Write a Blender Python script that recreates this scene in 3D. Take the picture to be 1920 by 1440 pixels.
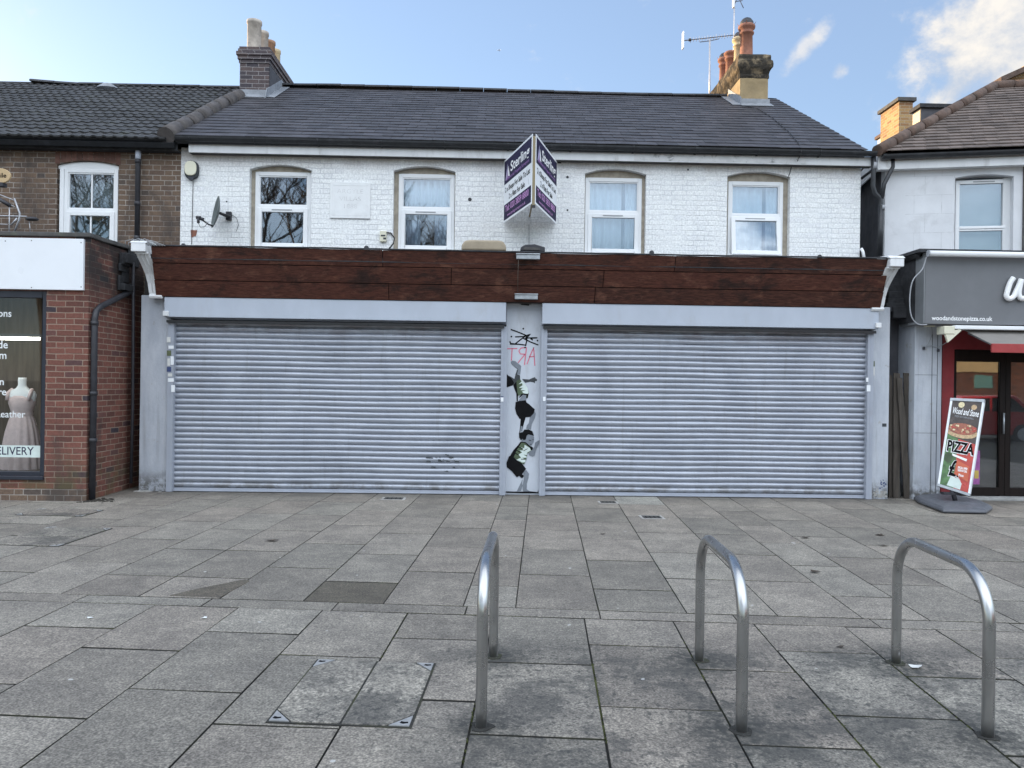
import bpy, bmesh, math, random
from math import sin, cos, pi, radians, floor, atan2, sqrt
from mathutils import Vector, Matrix
random.seed(7)
for o in list(bpy.data.objects): bpy.data.objects.remove(o)
S = bpy.context.scene
COL = S.collection

# ------------------------------------------------------------------ camera
F = 1442.0; EYE = 1.57
YAW = radians(1.24); ROLL = radians(0.80)
fwd = Vector((sin(YAW), cos(YAW), 0)); R0 = Vector((cos(YAW), -sin(YAW), 0)); U0 = Vector((0, 0, 1))
rgt = R0 * cos(ROLL) + U0 * sin(ROLL); upv = U0 * cos(ROLL) - R0 * sin(ROLL)
cam_d = bpy.data.cameras.new('camera'); cam = bpy.data.objects.new('camera', cam_d); COL.objects.link(cam)
m = Matrix.Identity(4)
for i in range(3):
    m[i][0] = rgt[i]; m[i][1] = upv[i]; m[i][2] = -fwd[i]
m[2][3] = EYE
cam.matrix_world = m
cam_d.sensor_width = 36; cam_d.lens = 36 * F / 1920; cam_d.clip_end = 5000; cam_d.clip_start = 0.05
S.camera = cam

# measuring helpers: photograph pixel (1920x1440) -> real point on a known plane
def ray(px, py): return fwd + rgt * ((px - 960) / F) - upv * ((py - 720) / F)
def W(px, py, Y):
    d = ray(px, py); return Vector((0, 0, EYE)) + d * (Y / d.y)
def G(px, py, z=0.0):
    d = ray(px, py); return Vector((0, 0, EYE)) + d * ((z - EYE) / d.z)
def wx(px, Y, py=720): return W(px, py, Y).x
def wz(py, Y, px=960): return W(px, py, Y).z

# ------------------------------------------------------------------ light
SUN_AZ = radians(-52)      # from +Y towards -X (behind the houses, to the left)
SUN_EL = radians(13)
sdir = Vector((sin(SUN_AZ) * cos(SUN_EL), cos(SUN_AZ) * cos(SUN_EL), sin(SUN_EL)))
sun_d = bpy.data.lights.new('sun', 'SUN'); sun_d.energy = 4.2; sun_d.angle = radians(0.5); sun_d.color = (1, 0.72, 0.42)
sun = bpy.data.objects.new('sun', sun_d); COL.objects.link(sun)
sun.rotation_euler = sdir.to_track_quat('Z', 'Y').to_euler()
S.view_settings.view_transform = 'Standard'; S.view_settings.look = 'None'
S.view_settings.gamma = 1; S.view_settings.exposure = 1.15
try: S.view_settings.use_curve_mapping = False
except Exception: pass

world = bpy.data.worlds.new('World'); S.world = world; world.use_nodes = True
wt = world.node_tree; wt.nodes.clear()
class NT:
    """tiny node builder"""
    def __init__(s, t): s.t = t
    def n(s, kind, **kw):
        nd = s.t.nodes.new(kind)
        for k, v in kw.items(): setattr(nd, k, v)
        return nd
    def inp(s, nd, key, v):
        if v is None: return
        sock = nd.inputs[key]
        if isinstance(v, bpy.types.NodeSocket): s.t.links.new(v, sock)
        else: sock.default_value = v
    def M(s, op, a, b=None, c=None):
        nd = s.n('ShaderNodeMath', operation=op); s.inp(nd, 0, a); s.inp(nd, 1, b)
        if c is not None: s.inp(nd, 2, c)
        return nd.outputs[0]
    def mapr(s, v, a, b, c=0.0, d=1.0, smooth=True):
        nd = s.n('ShaderNodeMapRange'); nd.interpolation_type = 'SMOOTHSTEP' if smooth else 'LINEAR'
        s.inp(nd, 0, v); s.inp(nd, 1, a); s.inp(nd, 2, b); s.inp(nd, 3, c); s.inp(nd, 4, d); return nd.outputs[0]
    def mix(s, f, a, b, mode='MIX'):
        nd = s.n('ShaderNodeMix', data_type='RGBA', blend_type=mode)
        def c(v): return (*v, 1) if isinstance(v, tuple) and len(v) == 3 else v
        s.inp(nd, 0, f); s.inp(nd, 6, c(a)); s.inp(nd, 7, c(b)); return nd.outputs[2]
    def noise(s, vec, scale, detail=4, rough=0.55, dist=0.0):
        nd = s.n('ShaderNodeTexNoise'); s.inp(nd, 'Vector', vec); s.inp(nd, 'Scale', scale)
        s.inp(nd, 'Detail', detail); s.inp(nd, 'Roughness', rough); s.inp(nd, 'Distortion', dist); return nd.outputs[0]
    def sep(s, v):
        nd = s.n('ShaderNodeSeparateXYZ'); s.inp(nd, 0, v); return nd.outputs
    def comb(s, x, y, z):
        nd = s.n('ShaderNodeCombineXYZ'); s.inp(nd, 0, x); s.inp(nd, 1, y); s.inp(nd, 2, z); return nd.outputs[0]
    def scale(s, v, k):
        nd = s.n('ShaderNodeVectorMath', operation='MULTIPLY'); s.inp(nd, 0, v); s.inp(nd, 1, k); return nd.outputs[0]

w = NT(wt)
sky = w.n('ShaderNodeTexSky', sky_type='NISHITA'); sky.sun_disc = False
sky.sun_elevation = SUN_EL; sky.sun_rotation = SUN_AZ
sky.air_density = 1.0; sky.dust_density = 0.35; sky.ozone_density = 1.5; sky.altitude = 20
tc = w.n('ShaderNodeTexCoord'); dirv = tc.outputs['Generated']
dx, dy, dz = w.sep(dirv)
def blob(px, py, rx, ry, ang=0.0):
    """soft patch of cloud round one direction of the sky"""
    d0 = ray(px, py).normalized()
    ax = Vector((d0.y, -d0.x, 0)).normalized(); ay = ax.cross(d0)
    if ay.z < 0: ay = -ay
    a2 = ax * cos(ang) + ay * sin(ang); b2 = ay * cos(ang) - ax * sin(ang)
    def dot(v):
        nd = w.n('ShaderNodeVectorMath', operation='DOT_PRODUCT'); w.inp(nd, 0, dirv); w.inp(nd, 1, tuple(v)); return nd.outputs['Value']
    ex = w.M('DIVIDE', dot(a2), rx); ey = w.M('DIVIDE', dot(b2), ry)
    r = w.M('SQRT', w.M('ADD', w.M('MULTIPLY', ex, ex), w.M('MULTIPLY', ey, ey)))
    front = w.M('GREATER_THAN', dot(d0), 0.3)
    return w.M('MULTIPLY', w.mapr(r, 0.0, 1.0, 1.0, 0.0), front)
nz = w.noise(w.scale(dirv, (1, 1, 1.6)), 7.0, 8, 0.6, 0.5)
nz2 = w.noise(w.scale(dirv, (1, 1, 1.3)), 15.0, 9, 0.62, 0.12)
c1 = w.M('MAXIMUM', w.M('MAXIMUM', blob(1855, 90, 0.16, 0.13, 0.9), blob(1925, 60, 0.16, 0.13)), blob(1800, 160, 0.075, 0.045, 0.8))
c1 = w.mapr(w.M('ADD', w.M('MULTIPLY', c1, 1.05), w.M('MULTIPLY', w.M('SUBTRACT', nz2, 0.5), 2.2)), 0.22, 0.95)
c2 = w.M('MAXIMUM', blob(1515, 88, 0.075, 0.020, 0.75), blob(1575, 130, 0.02, 0.02))
c2 = w.mapr(w.M('ADD', w.M('MULTIPLY', c2, 0.8), w.M('MULTIPLY', w.M('SUBTRACT', nz2, 0.5), 1.8)), 0.30, 0.95, 0.0, 0.75)
front_cl = w.M('MAXIMUM', c1, c2)
# added out-of-view cloud bank behind the camera, there to light the fronts
back = w.M('MULTIPLY', w.M('MULTIPLY', w.mapr(dy, 0.25, -0.20), w.mapr(dz, 0.10, 0.48)), w.mapr(nz, 0.33, 0.55))
cloud_col = w.mix(w.mapr(nz2, 0.35, 0.65), (0.60, 0.66, 0.76), (1.0, 0.95, 0.88))
skc = w.mix(1.0, w.mix(1.0, sky.outputs[0], (0.72, 0.72, 0.72), 'MULTIPLY'), (0.88, 1.14, 1.74), 'ADD')
k1 = w.n('ShaderNodeVectorMath', operation='SCALE'); w.inp(k1, 0, cloud_col); k1.inputs['Scale'].default_value = 4.6
k2 = w.n('ShaderNodeVectorMath', operation='SCALE'); k2.inputs[0].default_value = (0.90, 0.975, 1.07); k2.inputs['Scale'].default_value = 15.0
cc = w.mix(front_cl, skc, k1.outputs[0])
cc = w.mix(back, cc, k2.outputs[0])
bg = w.n('ShaderNodeBackground'); w.inp(bg, 0, cc); bg.inputs[1].default_value = 0.1
wo = w.n('ShaderNodeOutputWorld'); wt.links.new(bg.outputs[0], wo.inputs[0])

# ------------------------------------------------------------------ materials
MATS = {}
def newmat(name):
    mt = bpy.data.materials.new(name); mt.use_nodes = True; mt.node_tree.nodes.clear()
    n = NT(mt.node_tree); b = n.n('ShaderNodeBsdfPrincipled'); o = n.n('ShaderNodeOutputMaterial')
    mt.node_tree.links.new(b.outputs[0], o.inputs[0]); MATS[name] = mt
    return mt, n, b
def objco(n): return n.n('ShaderNodeTexCoord').outputs['Object']
def plain(name, col, rough=0.6, metal=0.0, var=0.12, scale=6.0, bump=0.0, bscale=60.0, spec=0.5, dirt=None, dirt_amt=0.0, stretch=(1, 1, 1), isl=0.0):
    mt, n, b = newmat(name); co = n.scale(objco(n), stretch)
    nz = n.noise(co, scale, 6, 0.6)
    f = n.mapr(nz, 0.25, 0.75, 1 - var, 1 + var)
    cm = n.n('ShaderNodeVectorMath', operation='SCALE'); n.inp(cm, 0, col); n.inp(cm, 'Scale', f); c = cm.outputs[0]
    if isl:
        g = n.n('ShaderNodeNewGeometry'); k = n.mapr(g.outputs['Random Per Island'], 0, 1, 1 - isl, 1 + isl, False)
        c2 = n.n('ShaderNodeVectorMath', operation='SCALE'); n.inp(c2, 0, c); n.inp(c2, 'Scale', k); c = c2.outputs[0]
    if dirt:
        dn = n.mapr(n.noise(co, scale * 0.6 + 1.3, 9, 0.68, 0.4), 0.52 if dirt_amt < .9 else 0.30, 0.72 if dirt_amt < .9 else 0.56, 0, dirt_amt); c = n.mix(dn, c, dirt)
    n.inp(b, 'Base Color', c); b.inputs['Metallic'].default_value = metal
    n.inp(b, 'Roughness', n.mapr(n.noise(co, scale * 2.3, 5), 0.3, 0.7, max(rough - 0.08, 0.02), min(rough + 0.08, 1)))
    b.inputs['Specular IOR Level'].default_value = spec
    if bump:
        bp = n.n('ShaderNodeBump'); bp.inputs['Strength'].default_value = bump; bp.inputs['Distance'].default_value = 0.003
        n.inp(bp, 'Height', n.noise(co, bscale, 5, 0.6)); n.inp(b, 'Normal', bp.outputs[0])
    return mt

def brick(name, cols, mortar, ch=0.075, bond='flemish', mw=0.005, rough=0.85, bumpd=0.004, bumps=0.8, painted=False, jit=0.006, grime=None, mortar_var=0.0, soot=False):
    """cols: three brick colours; the pattern itself lives in u (along the wall) and z"""
    mt, n, b = newmat(name); co = objco(n); x, y, z = n.sep(co)
    wob = n.n('ShaderNodeTexNoise'); n.inp(wob, 'Vector', co); wob.inputs['Scale'].default_value = 5.0; wob.inputs['Detail'].default_value = 3
    wr, wg, wb_ = n.sep(wob.outputs['Color'])
    u = n.M('ADD', n.M('ADD', x, y), n.M('MULTIPLY', n.M('SUBTRACT', wr, 0.5), jit * 4))
    v = n.M('ADD', z, n.M('MULTIPLY', n.M('SUBTRACT', wg, 0.5), jit * 2.4))
    if bond == 'flemish': P, a, off = 0.3375, 0.225, 0.16875
    else: P, a, off = 0.225, 0.225, 0.1125
    row = n.M('FLOOR', n.M('DIVIDE', v, ch))
    par = n.M('MODULO', n.M('ADD', row, 1000.0), 2.0)
    u2 = n.M('ADD', u, n.M('MULTIPLY', par, off))
    cell = n.M('FLOOR', n.M('DIVIDE', u2, P))
    t = n.M('SUBTRACT', u2, n.M('MULTIPLY', cell, P))
    isH = n.M('GREATER_THAN', t, a - 1e-4)
    st = n.M('MULTIPLY', isH, a); en = n.M('ADD', a, n.M('MULTIPLY', isH, P - a))
    d1 = n.M('MINIMUM', n.M('SUBTRACT', t, st), n.M('SUBTRACT', en, t))
    tv = n.M('SUBTRACT', v, n.M('MULTIPLY', row, ch)); d2 = n.M('MINIMUM', tv, n.M('SUBTRACT', ch, tv))
    d = n.M('MINIMUM', d1, d2)
    edge = n.M('ADD', d, n.M('MULTIPLY', n.M('SUBTRACT', n.noise(co, 22 if painted else 45, 4, 0.6), 0.5), mw * (1.6 if painted else 1.1)))
    mort = n.mapr(edge, mw * 0.55, mw * 1.35, 1.0, 0.0)
    wn = n.n('ShaderNodeTexWhiteNoise', noise_dimensions='3D')
    n.inp(wn, 'Vector', n.comb(n.M('ADD', n.M('MULTIPLY', cell, 2.0), isH), row, 3.0))
    rv = wn.outputs['Value']
    ramp = n.n('ShaderNodeValToRGB'); ramp.color_ramp.interpolation = 'LINEAR'; n.inp(ramp, 0, rv)
    el = ramp.color_ramp.elements
    el[0].position = 0.0; el[0].color = (*cols[0], 1); el[1].position = 1.0; el[1].color = (*cols[2], 1)
    e = el.new(0.72); e.color = (*cols[1], 1)
    if len(cols) > 3: e = el.new(0.86); e.color = (*cols[1], 1); el[-1].color = (*cols[3], 1)
    fine = n.mapr(n.noise(co, 38, 6, 0.65), 0.25, 0.75, 0.78, 1.2)
    bc = n.n('ShaderNodeVectorMath', operation='SCALE'); n.inp(bc, 0, ramp.outputs[0]); n.inp(bc, 'Scale', fine)
    mfac = mort
    if mortar_var: mfac = n.M('MULTIPLY', mort, n.mapr(n.noise(co, 1.6, 5, 0.6), 0.35, 0.65, 1 - mortar_var, 1.0))
    c = n.mix(mfac, bc.outputs[0], mortar)
    if grime:
        gcol, lo, hi, amt = grime
        c = n.mix(n.mapr(n.noise(n.scale(co, (1, 1, 0.55)), 1.7, 9, 0.65, 0.6), lo, hi, 0, amt), c, gcol)
    if soot:      # black staining high on the side wall, green damp at the foot
        so_ = n.M('MULTIPLY', n.mapr(z, 2.45, 2.95), n.mapr(x, 1.22, 1.29))
        so_ = n.M('MULTIPLY', so_, n.mapr(n.noise(co, 2.4, 7, 0.6), 0.30, 0.50)); c = n.mix(n.M('MULTIPLY', so_, 0.85), c, (0.03, 0.028, 0.028))
        gr_ = n.M('MULTIPLY', n.mapr(z, 0.75, 0.1), n.mapr(n.noise(co, 3.1, 7, 0.65), 0.40, 0.62)); c = n.mix(n.M('MULTIPLY', gr_, 0.6), c, (0.09, 0.085, 0.04))
    if painted:   # weathered edge wear: thin dirt lines in the joints and streaks below the eaves
        top = n.M('MULTIPLY', n.mapr(z, 4.62, 4.93), n.mapr(n.noise(n.scale(co, (1, 1, 0.3)), 3.0, 7, 0.6), 0.3, 0.6, 0.3, 1.0))
        c = n.mix(n.M('MULTIPLY', top, 0.55), c, (0.36, 0.30, 0.27))
        c = n.mix(n.mapr(n.noise(n.scale(co, (1.2, 1, 0.5)), 2.2, 10, 0.7, 0.8), 0.60, 0.74, 0, 0.35), c, (0.42, 0.40, 0.40))
        spots = n.mapr(n.noise(co, 26, 3, 0.5), 0.74, 0.78, 0, 0.5); c = n.mix(spots, c, (0.3, 0.28, 0.27))
    n.inp(b, 'Base Color', c); b.inputs['Roughness'].default_value = rough; b.inputs['Specular IOR Level'].default_value = 0.3
    mh = n.M('MULTIPLY', mort, n.mapr(n.noise(co, 2.1, 5, 0.7), 0.36, 0.66, 0.12, 1.0)) if painted else mort
    h = n.M('SUBTRACT', n.M('MULTIPLY', n.noise(co, 30, 6, 0.6), 0.35), mh)
    h = n.M('ADD', h, n.M('MULTIPLY', rv, 0.35))
    if painted: h = n.M('ADD', h, n.M('MULTIPLY', n.noise(co, 9, 3, 0.5), 0.7))
    bp = n.n('ShaderNodeBump'); bp.inputs['Strength'].default_value = bumps; bp.inputs['Distance'].default_value = bumpd
    n.inp(bp, 'Height', h); n.inp(b, 'Normal', bp.outputs[0])
    return mt

brick('white_brick', [(0.79, 0.80, 0.80), (0.83, 0.84, 0.83), (0.76, 0.77, 0.78)], (0.62, 0.63, 0.65), mw=0.006, painted=True, bumpd=0.007, bumps=0.7, jit=0.016, mortar_var=0.95)
brick('old_brick', [(0.125, 0.085, 0.065), (0.17, 0.115, 0.08), (0.085, 0.068, 0.06)], (0.37, 0.33, 0.29), mw=0.0058, mortar_var=0.6, grime=((0.055, 0.048, 0.045), 0.42, 0.66, 0.75))
brick('red_brick', [(0.105, 0.045, 0.036), (0.185, 0.075, 0.056), (0.15, 0.058, 0.045), (0.045, 0.036, 0.044)], (0.29, 0.215, 0.165), bond='stretcher', mw=0.006, mortar_var=0.25, grime=((0.05, 0.04, 0.038), 0.50, 0.74, 0.7), soot=True)
brick('chimney_brick', [(0.075, 0.062, 0.068), (0.11, 0.082, 0.078), (0.055, 0.05, 0.06)], (0.27, 0.25, 0.25), bond='stretcher', mw=0.006, mortar_var=0.3)
brick('yellow_brick', [(0.42, 0.28, 0.13), (0.34, 0.20, 0.09), (0.24, 0.13, 0.07)], (0.40, 0.33, 0.24), bond='stretcher', mw=0.006)
plain('soot_stone', (0.24, 0.185, 0.12), 0.95, var=0.35, scale=7, bump=1.0, bscale=24, dirt=(0.035, 0.033, 0.03), dirt_amt=0.95, spec=0.1)
plain('stone_render', (0.30, 0.225, 0.125), 0.9, var=0.2, scale=5, bump=0.9, bscale=30, dirt=(0.16, 0.12, 0.09), dirt_amt=0.6)
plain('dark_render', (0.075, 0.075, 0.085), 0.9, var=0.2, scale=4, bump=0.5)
plain('white_render', (0.66, 0.67, 0.69), 0.85, var=0.06, scale=3, bump=0.5, bscale=70, dirt=(0.42, 0.42, 0.42), dirt_amt=0.35)
plain('pale_pillar', (0.50, 0.53, 0.58), 0.75, var=0.07, scale=5, bump=0.6, bscale=30, dirt=(0.33, 0.33, 0.33), dirt_amt=0.35, stretch=(1, 1, 0.4))
plain('white_joint', (0.52, 0.53, 0.54), 0.9, var=0.25, scale=9)
plain('wall_render', (0.42, 0.455, 0.52), 0.75, var=0.08, scale=4, bump=0.6, bscale=40, dirt=(0.30, 0.31, 0.33), dirt_amt=0.35, stretch=(1, 1, 0.4))
plain('white_paint', (0.72, 0.73, 0.74), 0.6, var=0.08, scale=5, bump=0.3, dirt=(0.30, 0.28, 0.26), dirt_amt=0.45, stretch=(1, 1, 0.3))
plain('plaque_paint', (0.78, 0.79, 0.79), 0.8, var=0.05, scale=6, bump=0.5, dirt=(0.6, 0.6, 0.6), dirt_amt=0.3)
plain('flaking_paint', (0.62, 0.62, 0.62), 0.7, var=0.1, scale=9, bump=0.6, dirt=(0.04, 0.04, 0.04), dirt_amt=0.88)
plain('upvc', (0.80, 0.81, 0.82), 0.35, var=0.02, scale=3)
plain('reveal_tan', (0.35, 0.31, 0.25), 0.85, var=0.25, scale=9, bump=0.4)
plain('black_plastic', (0.022, 0.024, 0.028), 0.45, var=0.25, scale=8, dirt=(0.08, 0.08, 0.09), dirt_amt=0.4)
plain('black_iron', (0.028, 0.028, 0.034), 0.55, var=0.3, scale=8, bump=0.3)
plain('bitumen', (0.03, 0.031, 0.035), 0.85, var=0.4, scale=9, bump=1.0, bscale=25)
plain('lead', (0.24, 0.255, 0.28), 0.55, var=0.2, scale=9, bump=0.3, bscale=25)
plain('coping', (0.075, 0.072, 0.070), 0.85, var=0.3, scale=7, bump=0.7, dirt=(0.12, 0.13, 0.08), dirt_amt=0.4)
plain('grey_metal', (0.33, 0.355, 0.41), 0.45, 0.0, var=0.06, scale=4, dirt=(0.28, 0.28, 0.29), dirt_amt=0.3)
plain('shutter_box_paint', (0.43, 0.47, 0.54), 0.5, 0.0, var=0.05, scale=2.5, bump=0.25, bscale=80, dirt=(0.38, 0.39, 0.41), dirt_amt=0.45, stretch=(1, 1, 0.5))
plain('galvanised', (0.36, 0.36, 0.36), 0.5, 0.3, var=0.15, scale=14)
plain('dull_steel', (0.34, 0.36, 0.38), 0.45, 0.7, var=0.2, scale=10, bump=0.2)
plain('timber', (0.36, 0.30, 0.19), 0.8, var=0.15, scale=6, stretch=(1, 1, 0.2))
plain('terracotta', (0.27, 0.115, 0.075), 0.85, var=0.2, scale=9, bump=0.4, dirt=(0.12, 0.08, 0.06), dirt_amt=0.4)
plain('buff_clay', (0.52, 0.42, 0.26), 0.85, var=0.2, scale=9, bump=0.4)
plain('brown_clay', (0.27, 0.16, 0.10), 0.85, var=0.25, scale=9, bump=0.4)
plain('rubbed_brick', (0.13, 0.065, 0.05), 0.9, var=0.3, scale=9, bump=0.5, isl=0.3)
plain('pale_clay', (0.42, 0.37, 0.32), 0.85, var=0.25, scale=9, bump=0.4, dirt=(0.14, 0.12, 0.11), dirt_amt=0.6)
plain('hip_tile', (0.085, 0.075, 0.072), 0.9, var=0.35, scale=7, bump=0.8, dirt=(0.14, 0.14, 0.12), dirt_amt=0.4)
plain('red_hip_tile', (0.115, 0.075, 0.058), 0.9, var=0.35, scale=7, bump=0.8, dirt=(0.06, 0.06, 0.05), dirt_amt=0.5)
plain('ridge_tile', (0.035, 0.036, 0.040), 0.8, var=0.35, scale=7, bump=0.6, isl=0.25)
plain('slate', (0.058, 0.055, 0.061), 0.6, spec=0.3, var=0.22, scale=5, bump=0.5, bscale=30, isl=0.20, dirt=(0.075, 0.085, 0.085), dirt_amt=0.3)
plain('concrete_tile', (0.050, 0.050, 0.052), 0.75, var=0.35, scale=3.5, bump=0.8, bscale=40, dirt=(0.06, 0.065, 0.045), dirt_amt=0.5)
plain('brown_tile', (0.135, 0.105, 0.09), 0.75, var=0.25, scale=5, bump=0.5, isl=0.22)
plain('grey_awning', (0.20, 0.185, 0.17), 0.85, var=0.08, scale=5)
plain('red_paint', (0.20, 0.016, 0.02), 0.6, var=0.12, scale=5)
plain('red_valance', (0.34, 0.045, 0.045), 0.7, var=0.1, scale=9)
plain('sign_grey', (0.15, 0.155, 0.165), 0.55, var=0.05, scale=4, bump=0.1)
plain('sign_edge', (0.19, 0.20, 0.21), 0.55, var=0.1, scale=4)
plain('white_sign', (0.78, 0.80, 0.83), 0.35, var=0.03, scale=2)
plain('white_letter', (0.85, 0.85, 0.85), 0.5, var=0.02)
plain('dark_frame', (0.014, 0.014, 0.016), 0.35, var=0.2)
plain('blue_frame', (0.018, 0.021, 0.032), 0.4, var=0.2)
plain('door_wood', (0.010, 0.006, 0.005), 0.55, spec=0.2, var=0.3, scale=9, stretch=(1, 1, 0.2))
plain('stone_step', (0.33, 0.33, 0.32), 0.8, var=0.2, scale=8, bump=0.5)
plain('interior_dark', (0.045, 0.042, 0.04), 0.9, var=0.2)
plain('interior_grey', (0.10, 0.10, 0.095), 0.9, var=0.2)
plain('interior_brown', (0.11, 0.085, 0.065), 0.9, var=0.3, scale=5, stretch=(3, 3, 0.3))
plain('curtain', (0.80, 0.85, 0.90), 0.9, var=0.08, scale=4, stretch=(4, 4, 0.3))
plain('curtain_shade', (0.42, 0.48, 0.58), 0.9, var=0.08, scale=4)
plain('net_blind', (0.60, 0.58, 0.55), 0.9, var=0.06, scale=3)
plain('interior_blind', (0.26, 0.28, 0.27), 0.9, var=0.3, scale=4)
plain('dress_cloth', (0.66, 0.52, 0.50), 0.8, var=0.08, scale=20, bump=0.4)
plain('bust_cloth', (0.80, 0.82, 0.82), 0.7, var=0.04)
plain('weathered_wood', (0.075, 0.063, 0.052), 0.9, var=0.4, scale=6, bump=0.9, bscale=40, stretch=(4, 4, 0.35), dirt=(0.05, 0.05, 0.045), dirt_amt=0.6, isl=0.2)
plain('purple', (0.085, 0.055, 0.15), 0.75, spec=0.12, var=0.05)
plain('navy', (0.030, 0.027, 0.062), 0.75, spec=0.12, var=0.08)
plain('violet_text', (0.30, 0.16, 0.38), 0.75, spec=0.12, var=0.05)
plain('pink_text', (0.48, 0.26, 0.50), 0.75, spec=0.12, var=0.05)
plain('lilac', (0.45, 0.42, 0.62), 0.5, var=0.05)
plain('black_ink', (0.006, 0.006, 0.007), 0.75, spec=0.12, var=0.2)
plain('ink_grey', (0.20, 0.22, 0.25), 0.75, spec=0.12, var=0.1, scale=14)
plain('ink_midgrey', (0.06, 0.065, 0.07), 0.75, spec=0.12, var=0.1)
plain('ink_green', (0.09, 0.12, 0.075), 0.75, spec=0.12, var=0.2)
plain('ink_pale', (0.60, 0.68, 0.64), 0.75, spec=0.12, var=0.1)
plain('ink_white', (0.78, 0.80, 0.82), 0.7, var=0.05)
plain('pink_spray', (0.62, 0.17, 0.24), 0.75, spec=0.12, var=0.15, scale=20)
plain('blue_ink', (0.04, 0.06, 0.15), 0.7, var=0.2)
plain('cream_paper', (0.62, 0.62, 0.60), 0.7, var=0.08, scale=20)
plain('green_paper', (0.10, 0.12, 0.06), 0.7, var=0.2, scale=30)
plain('beige_plastic', (0.34, 0.28, 0.20), 0.6, var=0.12, scale=6)
plain('cream_plastic', (0.68, 0.66, 0.52), 0.5, var=0.05)
plain('dish_grey', (0.085, 0.105, 0.105), 0.5, var=0.12, scale=8)
plain('aerial_metal', (0.42, 0.42, 0.44), 0.4, 0.5, var=0.15)
plain('aerial_dark', (0.12, 0.11, 0.12), 0.5, 0.3, var=0.2)
plain('cable_grey', (0.32, 0.33, 0.35), 0.6, var=0.1)
plain('cable_black', (0.02, 0.02, 0.022), 0.6, var=0.1)
plain('base_plastic', (0.10, 0.105, 0.12), 0.5, var=0.12, scale=9)
plain('aluminium', (0.62, 0.63, 0.65), 0.35, 0.6, var=0.05)
plain('poster_dark', (0.05, 0.035, 0.03), 0.35, var=0.5, scale=16)
plain('poster_green', (0.07, 0.16, 0.05), 0.35, var=0.45, scale=14)
plain('poster_red', (0.45, 0.045, 0.03), 0.35, var=0.15, scale=10)
plain('poster_crust', (0.48, 0.33, 0.18), 0.35, var=0.4, scale=35)
plain('poster_topping', (0.30, 0.09, 0.05), 0.35, var=0.5, scale=40)
plain('poster_cheese', (0.70, 0.60, 0.36), 0.35, var=0.2, scale=40)
plain('poster_orange', (0.52, 0.10, 0.04), 0.35, var=0.05)
plain('poster_purple', (0.32, 0.10, 0.30), 0.4, var=0.3, scale=20)
plain('poster_yellow', (0.55, 0.40, 0.10), 0.4, var=0.2)
plain('teal_board', (0.16, 0.36, 0.38), 0.5, var=0.1)
plain('cream_board', (0.62, 0.50, 0.30), 0.6, var=0.1)
plain('car_red', (0.62, 0.016, 0.018), 0.2, var=0.03)
plain('car_glass', (0.01, 0.011, 0.012), 0.1, var=0.0)
plain('rubber', (0.02, 0.02, 0.02), 0.8, var=0.1)
plain('bark', (0.045, 0.033, 0.024), 0.95, var=0.3, scale=5)
plain('drain_iron', (0.045, 0.045, 0.042), 0.7, var=0.3, scale=20)
plain('leaf_brown', (0.05, 0.036, 0.026), 0.8, var=0.3, scale=30)
plain('moss_green', (0.055, 0.062, 0.026), 0.95, var=0.5, scale=12, spec=0.1)
plain('soil', (0.03, 0.026, 0.02), 0.95, var=0.4, scale=20)
plain('sign_wood', (0.50, 0.36, 0.20), 0.7, var=0.12, scale=9)
plain('rough_mortar', (0.34, 0.33, 0.31), 0.9, var=0.3, scale=9, bump=0.8)
plain('plane_white', (0.8, 0.8, 0.8), 0.4, var=0.0)

# fascia boards: dark red-brown stained plywood with grain and pale scuffs
mt, n, b = newmat('stained_board'); co = objco(n)
g = n.n('ShaderNodeNewGeometry'); ri = g.outputs['Random Per Island']
gr = n.noise(n.scale(co, (1.2, 1, 14)), 5, 8, 0.65, 0.4)
base = n.mix(ri, (0.032, 0.014, 0.012), (0.088, 0.028, 0.020))
c = n.mix(n.mapr(gr, 0.3, 0.75, 0, 0.7), base, (0.105, 0.042, 0.026))
c = n.mix(n.mapr(n.noise(n.scale(co, (1.0, 1, 2.2)), 3.2, 9, 0.66, 0.6), 0.52, 0.68, 0, 0.5), c, (0.17, 0.08, 0.055))
c = n.mix(n.mapr(n.noise(n.scale(co, (1, 1, 1.6)), 2.0, 9, 0.7, 0.4), 0.50, 0.34, 0, 0.8), c, (0.018, 0.012, 0.011))
c = n.mix(1.0, c, n.mix(n.mapr(n.noise(n.scale(co, (1, 1, 7)), 9, 8, 0.75), 0.3, 0.7), (0.55, 0.55, 0.55), (1.5, 1.45, 1.4)), 'MULTIPLY')
n.inp(b, 'Base Color', c); b.inputs['Roughness'].default_value = 0.75; b.inputs['Specular IOR Level'].default_value = 0.25
bp = n.n('ShaderNodeBump'); bp.inputs['Strength'].default_value = 0.5; bp.inputs['Distance'].default_value = 0.003; n.inp(bp, 'Height', gr); n.inp(b, 'Normal', bp.outputs[0])

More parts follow.
